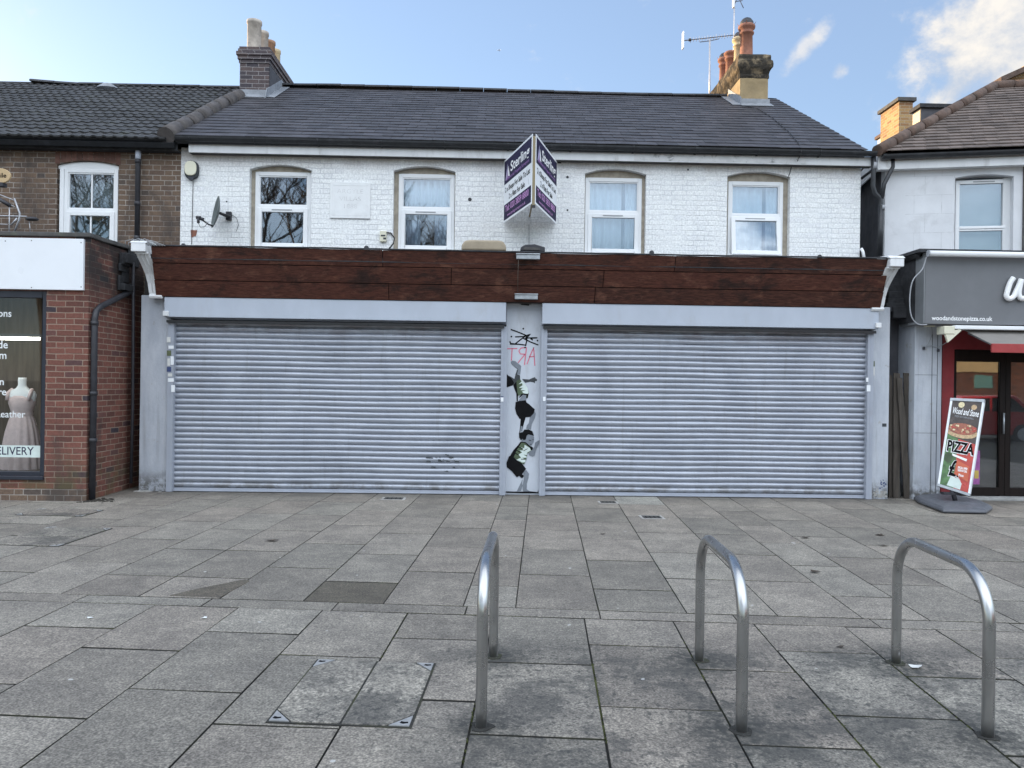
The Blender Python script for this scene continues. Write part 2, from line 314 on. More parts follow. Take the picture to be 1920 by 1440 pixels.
# painted steel shutter laths
mt, n, b = newmat('shutter_lath'); co = objco(n)
c = n.mix(n.mapr(n.noise(n.scale(co, (1, 1, 0.6)), 1.6, 8, 0.65, 0.5), 0.35, 0.7), (0.405, 0.43, 0.485), (0.335, 0.358, 0.41))
xx, yy_, zz = n.sep(co)
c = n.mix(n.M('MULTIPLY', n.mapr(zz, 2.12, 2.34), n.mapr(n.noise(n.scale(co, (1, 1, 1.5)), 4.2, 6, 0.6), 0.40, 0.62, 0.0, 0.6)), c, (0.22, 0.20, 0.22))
c = n.mix(n.M('MULTIPLY', n.mapr(zz, 0.22, 0.05), n.mapr(n.noise(co, 5, 7, 0.7), 0.40, 0.62, 0, 0.7)), c, (0.13, 0.115, 0.09))
c = n.mix(n.mapr(n.noise(n.scale(co, (7, 1, 0.5)), 2.5, 7, 0.65), 0.55, 0.72, 0, 0.28), c, (0.22, 0.22, 0.22))
c = n.mix(n.mapr(n.noise(n.scale(co, (1.4, 1, 9)), 4.0, 8, 0.7, 0.6), 0.60, 0.80, 0, 0.5), c, (0.20, 0.21, 0.23))
g = n.n('ShaderNodeNewGeometry')
n.inp(b, 'Base Color', c); b.inputs['Roughness'].default_value = 0.33; b.inputs['Metallic'].default_value = 0.35

# brushed stainless steel
mt, n, b = newmat('stainless'); co = objco(n); sx_, sy_, sz_ = n.sep(co)
n.inp(b, 'Base Color', n.mix(n.mapr(n.noise(n.scale(co, (1, 1, 0.5)), 7, 6, 0.6), 0.3, 0.7), (0.42, 0.42, 0.415), (0.50, 0.50, 0.495)))
b.inputs['Metallic'].default_value = 1.0
scr = n.mapr(n.noise(n.scale(co, (1, 1, 5)), 30, 8, 0.8), 0.58, 0.66, 0, 0.12); foot = n.mapr(sz_, 0.10, 0.0, 0, 0.25)
n.inp(b, 'Roughness', n.M('ADD', n.M('ADD', scr, foot), n.mapr(n.noise(co, 9, 4, 0.5), 0.3, 0.7, 0.24, 0.34)))
b.inputs['Anisotropic'].default_value = 0.4

# paving slabs
def slab_mat(name, tone, lichen, stains_and_shade=True):
    mt, n, b = newmat(name); co = objco(n); x, y, z = n.sep(co)
    g = n.n('ShaderNodeNewGeometry'); ri = g.outputs['Random Per Island']
    c = n.mix(ri, tuple(t * 0.76 for t in tone), tuple(t * 1.18 for t in tone))
    wn = n.n('ShaderNodeTexWhiteNoise', noise_dimensions='1D'); n.inp(wn, 'W', n.M('MULTIPLY', ri, 91.7))
    c = n.mix(n.M('MULTIPLY', wn.outputs['Value'], 0.6), c, (tone[0] * 1.06, tone[1] * 0.985, tone[2] * 0.975))
    off = n.comb(n.M('MULTIPLY', ri, 37.0), 0.0, 0.0)
    ad = n.n('ShaderNodeVectorMath', operation='ADD'); n.inp(ad, 0, co); n.inp(ad, 1, off)
    sp = n.noise(co, 38, 7, 0.85)
    c = n.mix(1.0, c, n.mix(n.mapr(sp, 0.32, 0.68), (0.55, 0.55, 0.55), (1.45, 1.45, 1.45)), 'MULTIPLY')
    c = n.mix(1.0, c, n.mix(n.mapr(n.noise(co, 11, 6, 0.7), 0.3, 0.7), (0.84, 0.84, 0.84), (1.16, 1.16, 1.15)), 'MULTIPLY')
    c = n.mix(1.0, c, n.mix(n.mapr(n.noise(co, 85, 2, 0.5), 0.36, 0.64), (0.70, 0.70, 0.70), (1.32, 1.32, 1.31)), 'MULTIPLY')
    c = n.mix(1.0, c, n.mix(n.mapr(n.noise(ad.outputs[0], 2.3, 7, 0.6, 0.3), 0.3, 0.7), (0.80, 0.80, 0.81), (1.14, 1.14, 1.13)), 'MULTIPLY')
    # dark lichen spots
    lz = n.M('MULTIPLY', n.mapr(n.noise(co, 1.1, 4, 0.5), 0.38, 0.62), lichen)
    # near the cycle stands the slabs are blacker and blotchy
    near = n.M('MULTIPLY', n.mapr(y, 5.0, 4.3), n.mapr(n.M('ADD', x, n.M('MULTIPLY', n.M('SUBTRACT', n.noise(co, 1.5, 5, 0.6), 0.5), 1.6)), -0.9, 0.3))
    vor = n.noise(co, 26, 5, 0.7, 0.2)
    spots = n.mapr(vor, 0.54, 0.62, 0, 1)
    amt = n.M('MINIMUM', n.M('ADD', n.M('MULTIPLY', lz, 0.35), n.M('MULTIPLY', near, 0.7)), 0.85)
    c = n.mix(n.M('MULTIPLY', spots, amt), c, (0.045, 0.045, 0.042))
    blot = n.M('MULTIPLY', n.mapr(n.noise(co, 2.1, 12, 0.76, 0.2), 0.46, 0.57, 0, 0.62), near)
    c = n.mix(blot, c, (0.052, 0.052, 0.050))
    if stains_and_shade:
        for (sx, sy, r) in STANDPTS:
            dxx = n.M('SUBTRACT', x, sx); dyy = n.M('SUBTRACT', y, sy)
            dd = n.M('SQRT', n.M('ADD', n.M('MULTIPLY', dxx, dxx), n.M('MULTIPLY', dyy, dyy)))
            dd = n.M('ADD', dd, n.M('MULTIPLY', n.M('SUBTRACT', n.noise(co, 14, 8, 0.75), 0.5), 0.42))
            c = n.mix(n.M('MULTIPLY', n.mapr(dd, r * 0.2, r * 1.25, 0.95, 0.0), n.mapr(vor, 0.40, 0.56, 0.35, 1.0)), c, (0.05, 0.05, 0.046))
        # dirt and contact shade along the shopfront, put into the slab colour
        c = n.mix(n.M('MULTIPLY', n.mapr(y, 10.2, 10.85), n.mapr(n.noise(co, 4, 7, 0.65), 0.35, 0.65, 0.15, 0.6)), c, (0.07, 0.068, 0.06))
        c = n.mix(n.mapr(n.noise(co, 0.9, 5, 0.6, 0.7), 0.60, 0.80, 0, 0.30), c, (0.10, 0.098, 0.09))
        # two darker, damp replaced corners
    gum = n.mapr(n.noise(co, 13, 1, 0.3), 0.80, 0.815, 0, 0.6); c = n.mix(gum, c, (0.6, 0.6, 0.58))
    n.inp(b, 'Base Color', c)
    n.inp(b, 'Roughness', n.mapr(sp, 0.3, 0.7, 0.62, 0.85)); b.inputs['Specular IOR Level'].default_value = 0.35
    bp = n.n('ShaderNodeBump'); bp.inputs['Strength'].default_value = 0.55; bp.inputs['Distance'].default_value = 0.0025
    n.inp(bp, 'Height', n.M('ADD', sp, n.M('MULTIPLY', n.noise(co, 22, 5, 0.6), 1.2))); n.inp(b, 'Normal', bp.outputs[0])
    return mt
STANDPTS = [(0.01, 4.41, .20), (-0.05, 3.51, .20), (1.18, 4.37, .28), (1.14, 3.48, .34), (2.32, 4.35, .34), (2.25, 3.43, .28)]
slab_mat('paving', (0.218, 0.201, 0.174), 0.8)
slab_mat('paving_pale', (0.268, 0.252, 0.218), 1.0, stains_and_shade=False)
slab_mat('paving_dark', (0.10, 0.088, 0.070), 1.0, stains_and_shade=False)
slab_mat('paving_light', (0.28, 0.27, 0.24), 0.3, stains_and_shade=False)
mt, n, b = newmat('joint'); co = objco(n)
c = n.mix(n.mapr(n.noise(co, 3.0, 6, 0.6), 0.45, 0.7), (0.030, 0.029, 0.026), (0.062, 0.066, 0.030))
n.inp(b, 'Base Color', c); b.inputs['Roughness'].default_value = 0.95
bp = n.n('ShaderNodeBump'); bp.inputs['Strength'].default_value = 1; bp.inputs['Distance'].default_value = 0.01; n.inp(bp, 'Height', n.noise(co, 50, 6, 0.7)); n.inp(b, 'Normal', bp.outputs[0])
plain('asphalt', (0.05, 0.05, 0.052), 0.9, var=0.2, scale=4, bump=0.8)

def glass(name, refl, tint=(0.85, 0.9, 0.92), wav=0.02):
    mt = bpy.data.materials.new(name); mt.use_nodes = True; mt.node_tree.nodes.clear(); n = NT(mt.node_tree)
    gl = n.n('ShaderNodeBsdfGlossy'); gl.inputs['Roughness'].default_value = 0.015; gl.inputs['Color'].default_value = (0.95, 0.97, 1, 1)
    tr = n.n('ShaderNodeBsdfTransparent'); tr.inputs[0].default_value = (*tint, 1)
    bp = n.n('ShaderNodeBump'); bp.inputs['Strength'].default_value = wav; bp.inputs['Distance'].default_value = 0.05
    n.inp(bp, 'Height', n.noise(objco(n), 3.0, 2)); n.inp(gl, 'Normal', bp.outputs[0])
    lw = n.n('ShaderNodeLayerWeight'); lw.inputs[0].default_value = 0.25
    f = n.M('ADD', refl, n.M('MULTIPLY', lw.outputs['Fresnel'], 0.6))
    mx = n.n('ShaderNodeMixShader'); n.inp(mx, 0, f); n.inp(mx, 1, tr.outputs[0]); n.inp(mx, 2, gl.outputs[0])
    o = n.n('ShaderNodeOutputMaterial'); mt.node_tree.links.new(mx.outputs[0], o.inputs[0]); MATS[name] = mt
glass('window_glass', 0.17, wav=.004); glass('shop_glass', 0.02, (0.94, 0.96, 0.96), wav=.003); glass('door_glass', 0.15, (0.55, 0.55, 0.55), wav=.004)
mt, n, b = newmat('pillar_render'); co = objco(n); xx, yy_, zz = n.sep(co)
c = n.mix(n.mapr(n.noise(n.scale(co, (1, 1, 0.4)), 4, 8, 0.65), 0.3, 0.7), (0.37, 0.395, 0.445), (0.49, 0.515, 0.555))
c = n.mix(n.mapr(n.noise(n.scale(co, (9, 1, 0.35)), 2.0, 8, 0.65), 0.54, 0.72, 0, 0.5), c, (0.24, 0.24, 0.24))
c = n.mix(n.mapr(n.noise(co, 3.4, 9, 0.75, 0.2), 0.62, 0.635, 0, 0.7), c, (0.33, 0.31, 0.28))
c = n.mix(n.M('MULTIPLY', n.mapr(zz, 0.38, 0.03), n.mapr(n.noise(co, 7, 9, 0.75), 0.40, 0.60)), c, (0.085, 0.08, 0.07))
n.inp(b, 'Base Color', c); b.inputs['Roughness'].default_value = 0.75
bp = n.n('ShaderNodeBump'); bp.inputs['Strength'].default_value = 0.7; bp.inputs['Distance'].default_value = 0.006; n.inp(bp, 'Height', n.noise(co, 22, 8, 0.7)); n.inp(b, 'Normal', bp.outputs[0])
def emit(name, col, s):
    mt = bpy.data.materials.new(name); mt.use_nodes = True; mt.node_tree.nodes.clear(); n = NT(mt.node_tree)
    e = n.n('ShaderNodeEmission'); e.inputs[0].default_value = (*col, 1); e.inputs[1].default_value = s
    o = n.n('ShaderNodeOutputMaterial'); mt.node_tree.links.new(e.outputs[0], o.inputs[0]); MATS[name] = mt
emit('lit_tube', (1, 0.95, 0.85), 16.0)

# ------------------------------------------------------------------ mesh helpers
class MB:
    def __init__(s): s.v = []; s.f = []; s.m = []; s.sm = []; s.cm = 0
    def add(s, vs, fs, smooth=False):
        o = len(s.v); s.v += [Vector(q) for q in vs]
        for f in fs: s.f.append([o + i for i in f]); s.m.append(s.cm); s.sm.append(smooth)
        return s
    def box(s, x0, x1, y0, y1, z0, z1):
        vs = [(x, y, z) for z in (z0, z1) for y in (y0, y1) for x in (x0, x1)]
        return s.add(vs, [(0, 2, 3, 1), (4, 5, 7, 6), (0, 1, 5, 4), (2, 6, 7, 3), (0, 4, 6, 2), (1, 3, 7, 5)])
    def prism(s, poly, fn, a, b, smooth=False):
        """poly of 2D points, fn(p, t) -> 3D point, extruded from t=a to t=b"""
        n = len(poly); vs = [fn(p, a) for p in poly] + [fn(p, b) for p in poly]
        s.add(vs, [list(range(n))[::-1], list(range(n, 2 * n))])
        return s.add(vs, [(i, (i + 1) % n, n + (i + 1) % n, n + i) for i in range(n)], smooth)
    def pxz(s, poly, y0, y1): return s.prism(poly, lambda p, t: (p[0], t, p[1]), y0, y1)
    def pyz(s, poly, x0, x1): return s.prism(poly, lambda p, t: (t, p[0], p[1]), x0, x1)
    def pxy(s, poly, z0, z1): return s.prism(poly, lambda p, t: (p[0], p[1], t), z0, z1)
    def tube(s, pts, r, seg=8, cap=True, smooth=True):
        pts = [Vector(p) for p in pts]; n = len(pts); rs = r if isinstance(r, (list, tuple)) else [r] * n
        rings = []; prev = None
        for i, p in enumerate(pts):
            t = (pts[min(i + 1, n - 1)] - pts[max(i - 1, 0)]).normalized()
            if prev is None:
                a = Vector((0, 0, 1)) if abs(t.z) < 0.9 else Vector((1, 0, 0)); u = t.cross(a).normalized()
            else: u = (prev - t * prev.dot(t)).normalized()
            prev = u; w2 = t.cross(u)
            rings += [p + (u * cos(2 * pi * k / seg) + w2 * sin(2 * pi * k / seg)) * rs[i] for k in range(seg)]
        fs = [(i * seg + k, i * seg + (k + 1) % seg, (i + 1) * seg + (k + 1) % seg, (i + 1) * seg + k) for i in range(n - 1) for k in range(seg)]
        s.add(rings, fs, smooth)
        if cap:
            s.add(rings[:seg], [list(range(seg))]); s.add(rings[-seg:], [list(range(seg))[::-1]])
        return s
    def lathe(s, prof, c, seg=20, smooth=True, sx=1, sy=1):
        vs = [(c[0] + r * cos(2 * pi * k / seg) * sx, c[1] + r * sin(2 * pi * k / seg) * sy, c[2] + z) for r, z in prof for k in range(seg)]
        fs = [(i * seg + k, i * seg + (k + 1) % seg, (i + 1) * seg + (k + 1) % seg, (i + 1) * seg + k) for i in range(len(prof) - 1) for k in range(seg)]
        return s.add(vs, fs, smooth)
    def slabquad(s, q, t):
        """four 3D corners, thickness vector t"""
        q = [Vector(p) for p in q]; t = Vector(t)
        return s.add(q + [p + t for p in q], [(0, 1, 2, 3), (7, 6, 5, 4), (0, 4, 5, 1), (1, 5, 6, 2), (2, 6, 7, 3), (3, 7, 4, 0)])
ROOTLOC = {}
def tag(o, label=None, cat=None, group=None, kind=None):
    if label: o['label'] = label
    if cat: o['category'] = cat
    if group: o['group'] = group
    if kind: o['kind'] = kind
    return o
def thing(name, label, cat, loc=(0, 0, 0), group=None, rotz=0.0):
    o = bpy.data.objects.new(name, None); COL.objects.link(o); o.location = loc; o.rotation_euler = (0, 0, rotz)
    o.empty_display_size = 0.2
    ROOTLOC[o.name] = Vector(loc); return tag(o, label, cat, group)
def obj(name, mb, mat, parent=None, base=None, bevel=0.0, seg=2, local=False, label=None):
    mats = mat if isinstance(mat, (list, tuple)) else [mat]
    me = bpy.data.meshes.new(name)
    if parent is not None and not local: off = ROOTLOC[parent.name]
    elif base is not None: off = Vector(base)
    else: off = Vector((0, 0, 0))
    me.from_pydata([tuple(v - off) for v in mb.v], [], mb.f)
    me.polygons.foreach_set('material_index', mb.m); me.polygons.foreach_set('use_smooth', mb.sm)
    for q in mats: me.materials.append(MATS[q])
    bm = bmesh.new(); bm.from_mesh(me)
    bmesh.ops.remove_doubles(bm, verts=bm.verts, dist=1e-5)
    bmesh.ops.recalc_face_normals(bm, faces=bm.faces); bm.to_mesh(me); bm.free()
    o = bpy.data.objects.new(name, me); COL.objects.link(o)
    if parent is not None: o.parent = parent; ROOTLOC[o.name] = ROOTLOC[parent.name]
    else: o.location = off; ROOTLOC[o.name] = off
    if bevel:
        bv = o.modifiers.new('bevel', 'BEVEL'); bv.width = bevel; bv.segments = seg; bv.limit_method = 'ANGLE'; bv.angle_limit = radians(40)
    if label: o['label'] = label
    return o
def text_mb(mb, s, size, org, u, v, align='LEFT', bold=0.0, depth=0.0015, wscale=1.0, shear=0.0, width=None):
    """add lettering to a mesh: org = baseline start, u = reading direction, v = up"""
    cu = bpy.data.curves.new('t', 'FONT'); cu.body = s; cu.size = size; cu.align_x = align; cu.offset = bold; cu.extrude = 0; cu.shear = shear
    cu.resolution_u = 3
    o = bpy.data.objects.new('t', cu); me = bpy.data.meshes.new_from_object(o)
    u = Vector(u).normalized(); v = Vector(v).normalized(); nn = u.cross(v); org = Vector(org)
    if width:
        xs = [q.co.x for q in me.vertices]; wscale = width / (max(xs) - min(xs))
    vs = [org + u * (q.co.x * wscale) + v * q.co.y + nn * depth for q in me.vertices]
    mb.add(vs, [list(p.vertices) for p in me.polygons])
    bpy.data.objects.remove(o); bpy.data.meshes.remove(me); bpy.data.curves.remove(cu)
    return mb
def struct(name, mb, mat, **k): return tag(obj(name, mb, mat, **k), kind='structure')

# ------------------------------------------------------------------ the ground
g = MB(); g.box(-300, 300, -300, 300, -0.5, -0.014); struct('ground', g, 'joint')
PA = radians(3.5436)
def UV(u, v, z=0.0):   # paving grid -> world; rows run slightly askew
    v = v - 0.018 * (u + 1.0)
    return Vector((u * cos(PA) + v * sin(PA), -u * sin(PA) + v * cos(PA), z))
def slab(mb, u0, u1, v0, v1, zj=0.0015, gap=0.0042):
    gv = random.uniform(.006, .010) + (.002 if v0 > 5.3 else 0)
    if v0 < 5.0 and u0 > -1.6: gap = random.uniform(.0038, .0068)
    u0 += gap; u1 -= gap; v0 += gv; v1 -= gv; e = 0.003
    dz = [random.uniform(-zj, zj) for _ in range(4)]
    j = lambda: random.uniform(-0.0012, 0.0012)
    c = [(u0 + j(), v0 + j()), (u1 + j(), v0 + j()), (u1 + j(), v1 + j()), (u0 + j(), v1 + j())]
    sg = [(1, 1), (-1, 1), (-1, -1), (1, -1)]
    top = [UV(p[0] + e * s[0], p[1] + e * s[1], dz[i]) for i, (p, s) in enumerate(zip(c, sg))]
    mid = [UV(p[0], p[1], dz[i] - 0.002) for i, p in enumerate(c)]
    bot = [UV(p[0], p[1], -0.02) for p in c]
    mb.add(top + mid, [(0, 1, 2, 3)] + [(4 + i, 4 + (i + 1) % 4, (i + 1) % 4, i) for i in range(4)])
    mb.cm = 1; mb.add(mid + bot, [(4 + i, 4 + (i + 1) % 4, (i + 1) % 4, i) for i in range(4)]); mb.cm = 0
pv = MB(); pd = MB(); plt = MB()
low = [-10.26, -9.68, -9.09, -8.5, -7.91, -7.33, -6.75, -6.17, -5.59, -5.01, -4.43, -3.85, -3.26, -2.67, -2.08, -1.49, -0.90, -0.31, 0.30, 0.89, 1.42, 2.01, 2.59, 3.18, 3.77, 4.36, 4.95, 5.54, 6.13, 6.72, 7.31, 7.9, 8.5]
for i in range(len(low) - 1):
    A = (i % 2 == 0)            # staggered columns
    ref = 4.70 if A else 4.35
    vs = [5.215]; v = ref
    if A and -1.5 < low[i] < -1.4: pass
    while v > 0.8: vs.append(v); v -= 0.90
    vs.append(0.6)
    for a, b2 in zip(vs[:-1], vs[1:]): slab(pv, low[i], low[i + 1], b2, a, 0.002)
u = -3.27 - 0.92 * 9
while u < 9: slab(pv, u, u + 0.92, 5.215, 5.41, 0.001); u += 0.92
upp = [-10.6, -10.0, -9.41, -8.82, -8.23, -7.64, -7.04, -6.44, -5.85, -5.26, -4.67, -4.07, -3.48, -2.90, -2.30, -1.69, -1.11, -0.54, -0.17, 0.41, 1.02, 1.64, 2.21, 2.66, 3.25, 3.86, 4.45, 5.05, 5.64, 6.24, 6.84, 7.44, 8.04, 8.64, 9.24, 9.84, 10.44, 11.04]
for i in range(len(upp) - 1):
    A = (i % 2 == 0) ^ (upp[i] < -0.5)
    A = {-2.90: True, -2.30: False, -1.69: True, -1.11: False, -0.54: True, -0.17: False, 0.41: True, 1.02: False}.get(upp[i], (i % 2 == 0))
    v = 5.98 if A else 6.37
    vs = [5.41]
    while v < 11.6: vs.append(v); v += 0.98
    vs.append(11.9)
    for a, b2 in zip(vs[:-1], vs[1:]):
        tgt = pv
        if upp[i] == -1.69 and a == 5.41: tgt = pd
        if upp[i] == 1.02 and 10.0 < b2 < 11.5 and a > 9.9: tgt = plt
        slab(tgt, upp[i], upp[i + 1], a, b2, 0.0012)
struct('pavement', pv, ['paving', 'joint'])
struct('pavement_damp_slab', pd, ['paving_dark', 'joint'])
if plt.v: struct('pavement_new_slab', plt, ['paving_light', 'joint'])
rd = MB(); rd.box(-60, 60, -9.0, -1.0, -0.4, -0.11); struct('road', rd, 'asphalt')

q = MB(); q.prism([(458, 1087), (468, 1090), (412, 1121), (318, 1117), (372, 1104)], lambda p_, t_: G(p_[0], p_[1]) + Vector((0, 0, t_)), 0.0, 0.0035); struct('pavement_damp_patch', q, 'paving_dark')
q = MB(); rm = random.Random(5)
for k in range(1500):
    ul = rm.choice([-.90, -.31, .30, .30, .30, .89, 1.42, 1.42, 1.42, 1.42, 2.01, 2.01, 2.59]); vv = rm.uniform(2.4, 5.1)
    if sin(vv * 3.1 + ul * 7) + .5 * sin(vv * 9 + ul * 3) < .35: continue
    p_ = UV(ul + rm.gauss(0, .004), vv, -.011); rr = rm.uniform(.003, .0075)
    q.lathe([(rr, 0), (rr * .8, rr * .7 + .004), (.0005, rr + .006)], p_, 5)
tag(obj('moss', q, 'moss_green'), 'moss and grit growing in the paving joints round the cycle stands', 'moss', kind='stuff')
# recessed covers
def cover(label, u0, u1, v0, v1, split_u=None, split_v=None, infill='paving_pale', tri=0.11):
    c = UV((u0 + u1) / 2, (v0 + v1) / 2)
    t = thing('manhole_cover', label, 'manhole cover', c, 'recessed inspection covers in the paving')
    def rect(mb, a, b_, c_, d, z0, z1): mb.prism([(a, c_), (b_, c_), (b_, d), (a, d)], lambda p, tt: UV(p[0], p[1], tt), z0, z1)
    f = MB(); rect(f, u0, u1, v0, v1, -0.01, 0.0042); obj('frame', f, 'joint', t)
    w2 = 0.010; cells_u = [u0, u1] if split_u is None else [u0, split_u, u1]; cells_v = [v0, v1] if split_v is None else [v0, split_v, v1]
    for i in range(len(cells_u) - 1):
        for k in range(len(cells_v) - 1):
            a, b_ = cells_u[i] + w2 * (0.6 if i else 1), cells_u[i + 1] - w2 * (0.6 if i < len(cells_u) - 2 else 1)
            c_, d = cells_v[k] + w2, cells_v[k + 1] - w2
            poly = [(a, c_), (b_, c_), (b_, d), (a, d)]
            out = []
            for (pu, pvv) in poly:
                cu = min((u0, u1), key=lambda q: abs(q - pu)); cv = min((v0, v1), key=lambda q: abs(q - pvv))
                if abs(pu - cu) < 0.02 and abs(pvv - cv) < 0.02:
                    su = 1 if pu < (a + b_) / 2 else -1; sv = 1 if pvv < (c_ + d) / 2 else -1
                    P1, P2 = (pu + su * tri, pvv), (pu, pvv + sv * tri * 1.15)
                    out += [P2, P1] if (su * sv > 0) else [P1, P2]
                else: out.append((pu, pvv))
            p_ = MB(); p_.prism(out, lambda p, tt: UV(p[0], p[1], tt), 0.0, 0.0075); obj('infill', p_, infill, t)
    for cu, su in ((u0, 1), (u1, -1)):
        for cv, sv in ((v0, 1), (v1, -1)):
            a, b_ = cu + su * 0.012, cv + sv * 0.012; L = tri - 0.016
            p_ = MB(); p_.prism([(a, b_), (a + su * L, b_), (a, b_ + sv * L * 1.15)], lambda p, tt: UV(p[0], p[1], tt), 0.0, 0.0085)
            co_ = obj('corner_plate', p_, 'galvanised', t)
            k = MB(); ks = L * 0.14; kx, ky = a + su * L * 0.30, b_ + sv * L * 0.32
            k.prism([(kx - ks * 1.5, ky - ks * .5), (kx - ks * .2, ky - ks), (kx + ks * 1.5, ky - ks * .3), (kx + ks * 1.3, ky + ks * .7), (kx, ky + ks * .5), (kx - ks * 1.2, ky + ks)], lambda p, tt: UV(p[0], p[1], tt), 0.008, 0.0092)
            obj('keyhole', k, 'black_ink', co_)
cover('speckled slab-filled access cover with metal corner plates, left of the nearest cycle stand', -1.25, -0.575, 3.475, 4.285, split_u=-0.905)
cover('slab-filled double access cover with rusty corners, at the left edge of the pavement', -5.16, -4.47, 6.90, 7.80, split_v=7.33, infill='paving', tri=0.10)
cover('shallow slab-filled access cover in front of the red brick shop', -5.98, -5.19, 8.42, 8.86, infill='paving', tri=0.09)
def drain(px, py, sx, sy, label):
    c = G(px, py); t = thing('drain_cover', label, 'drain cover', c, 'small drain covers near the shutters')
    f = MB(); f.box(c.x - sx, c.x + sx, c.y - sy, c.y + sy, -0.01, 0.0035); obj('rim', f, 'rough_mortar', t)
    q = MB(); q.box(c.x - sx * .78, c.x + sx * .78, c.y - sy * .72, c.y + sy * .72, 0.0, 0.0065); obj('plate', q, 'drain_iron', t)
    s_ = MB()
    for k in range(4):
        xx = c.x - sx * .55 + k * sx * .36; s_.box(xx, xx + 0.012, c.y - sy * .5, c.y + sy * .5, 0.006, 0.0075)
    obj('grating', s_, 'black_ink', t)
drain(738, 935, 0.16, 0.12, 'dark drain cover just below the left roller shutter')
drain(1140, 942, 0.13, 0.10, 'small drain cover set in the pale slab by the right shutter')
drain(1222, 970, 0.14, 0.12, 'small drain cover in the pavement, one slab out from the right shutter')
# leaves and scraps
def scrap(px, py, r, mat, label, name, cat):
    c = G(px, py); q = MB(); k = 7; a0 = random.random() * 6
    poly = [(c.x + r * (1.4 if i % 2 else .8) * cos(a0 + 2 * pi * i / k), c.y + r * random.uniform(.5, 1) * sin(a0 + 2 * pi * i / k)) for i in range(k)]
    vs = [(p[0], p[1], 0.0035 + random.uniform(0, r * .35)) for p in poly] + [(c.x, c.y, 0.006)]
    vs += [(v[0], v[1], v[2] + .0012) for v in vs]
    q.add(vs, [(i, (i + 1) % k, k) for i in range(k)] + [((i + 1) % k + k + 1, i + k + 1, 2 * k + 1) for i in range(k)] + [(i, i + k + 1, (i + 1) % k + k + 1, (i + 1) % k) for i in range(k)])
    tag(obj(name, q, mat, base=(c.x, c.y, 0)), label, cat, 'litter and dead leaves on the paving')
for px, py, r, mt_, lb, nm, ct in [
    (510, 1015, .05, 'leaf_brown', 'thin dark leaf on the left of the paving, in line with the shutter end', 'dead_leaf', 'leaf'),
    (1130, 1002, .022, 'leaf_brown', 'dark leaf beside the joint, in front of the centre of the right shutter', 'dead_leaf', 'leaf'),
    (1528, 1074, .04, 'leaf_brown', 'flat brown leaf between the middle and right cycle stands', 'dead_leaf', 'leaf'),
    (1510, 1009, .045, 'leaf_brown', 'curled brown leaf in front of the right end of the right shutter', 'dead_leaf', 'leaf'),
    (1650, 1004, .04, 'leaf_brown', 'small leaf left of the top of the right cycle stand', 'dead_leaf', 'leaf'),
    (1658, 1024, .045, 'leaf_brown', 'split leaf touching the outline of the right cycle stand', 'dead_leaf', 'leaf'),
    (168, 1160, .018, 'ink_white', 'white scrap on the pavement at the left, the farther left one', 'paper_scrap', 'litter'),
    (383, 1160, .018, 'ink_white', 'white scrap on the pavement left of the speckled access cover', 'paper_scrap', 'litter'),
    (1576, 1214, .020, 'leaf_brown', 'round dark blob of dirt left of the right cycle stand foot', 'dead_leaf', 'leaf'),
    (1717, 1253, .035, 'cream_paper', 'pale flattened scrap beside the far foot of the right cycle stand', 'paper_scrap', 'litter')]:
    scrap(px, py, r, mt_, lb, nm, ct)

# ------------------------------------------------------------------ cycle stands
def cycle_stand(fx, fy, nx, ny, label):
    A_, B_ = Vector((fx, fy, 0)), Vector((nx, ny, 0)); c = (A_ + B_) / 2
    t = thing('cycle_stand', label, 'bike rack', c, 'steel hoop cycle stands')
    d = (B_ - A_); L = d.length; d.normalize(); Ht = 0.735; r = 0.235; pts = [A_ + Vector((0, 0, -0.012))]
    for k in range(6): pts.append(A_ + Vector((0, 0, (Ht - r) * (k + 1) / 6)))
    for k in range(1, 17):
        a = pi / 2 * k / 16; pts.append(A_ + d * (r - r * cos(a)) + Vector((0, 0, Ht - r + r * sin(a))))
    for k in range(1, 5): pts.append(A_ + d * (r + (L - 2 * r) * k / 5) + Vector((0, 0, Ht)))
    for k in range(0, 17):
        a = pi / 2 * k / 16; pts.append(B_ - d * (r - r * sin(a)) + Vector((0, 0, Ht - r + r * cos(a))))
    for k in range(1, 7): pts.append(B_ + Vector((0, 0, (Ht - r) * (6 - k) / 6)))
    pts[-1].z = -0.012
    h = MB(); h.tube(pts, 0.0265, 28); obj('hoop', h, 'stainless', t)
    for P_ in (A_, B_):
        q = MB(); k = 11; a0 = random.random()
        poly = [(P_.x + cos(2 * pi * i / k) * random.uniform(.040, .068), P_.y + sin(2 * pi * i / k) * random.uniform(.038, .062)) for i in range(k)]
        q.pxy(poly, -0.01, 0.004); obj('footing', q, 'joint', t)
p = [(G(925, 1231), G(902, 1363)), (G(1311, 1239), G(1390, 1371)), (G(1680, 1243), G(1852, 1381))]
cycle_stand(p[0][0].x, p[0][0].y, p[0][1].x, p[0][1].y, 'steel hoop cycle stand seen almost edge-on, beside the access cover')
cycle_stand(p[1][0].x, p[1][0].y, p[1][1].x, p[1][1].y, 'middle steel hoop cycle stand, in front of the right shutter')
cycle_stand(p[2][0].x, p[2][0].y, p[2][1].x, p[2][1].y, 'steel hoop cycle stand seen widest open, at the right')

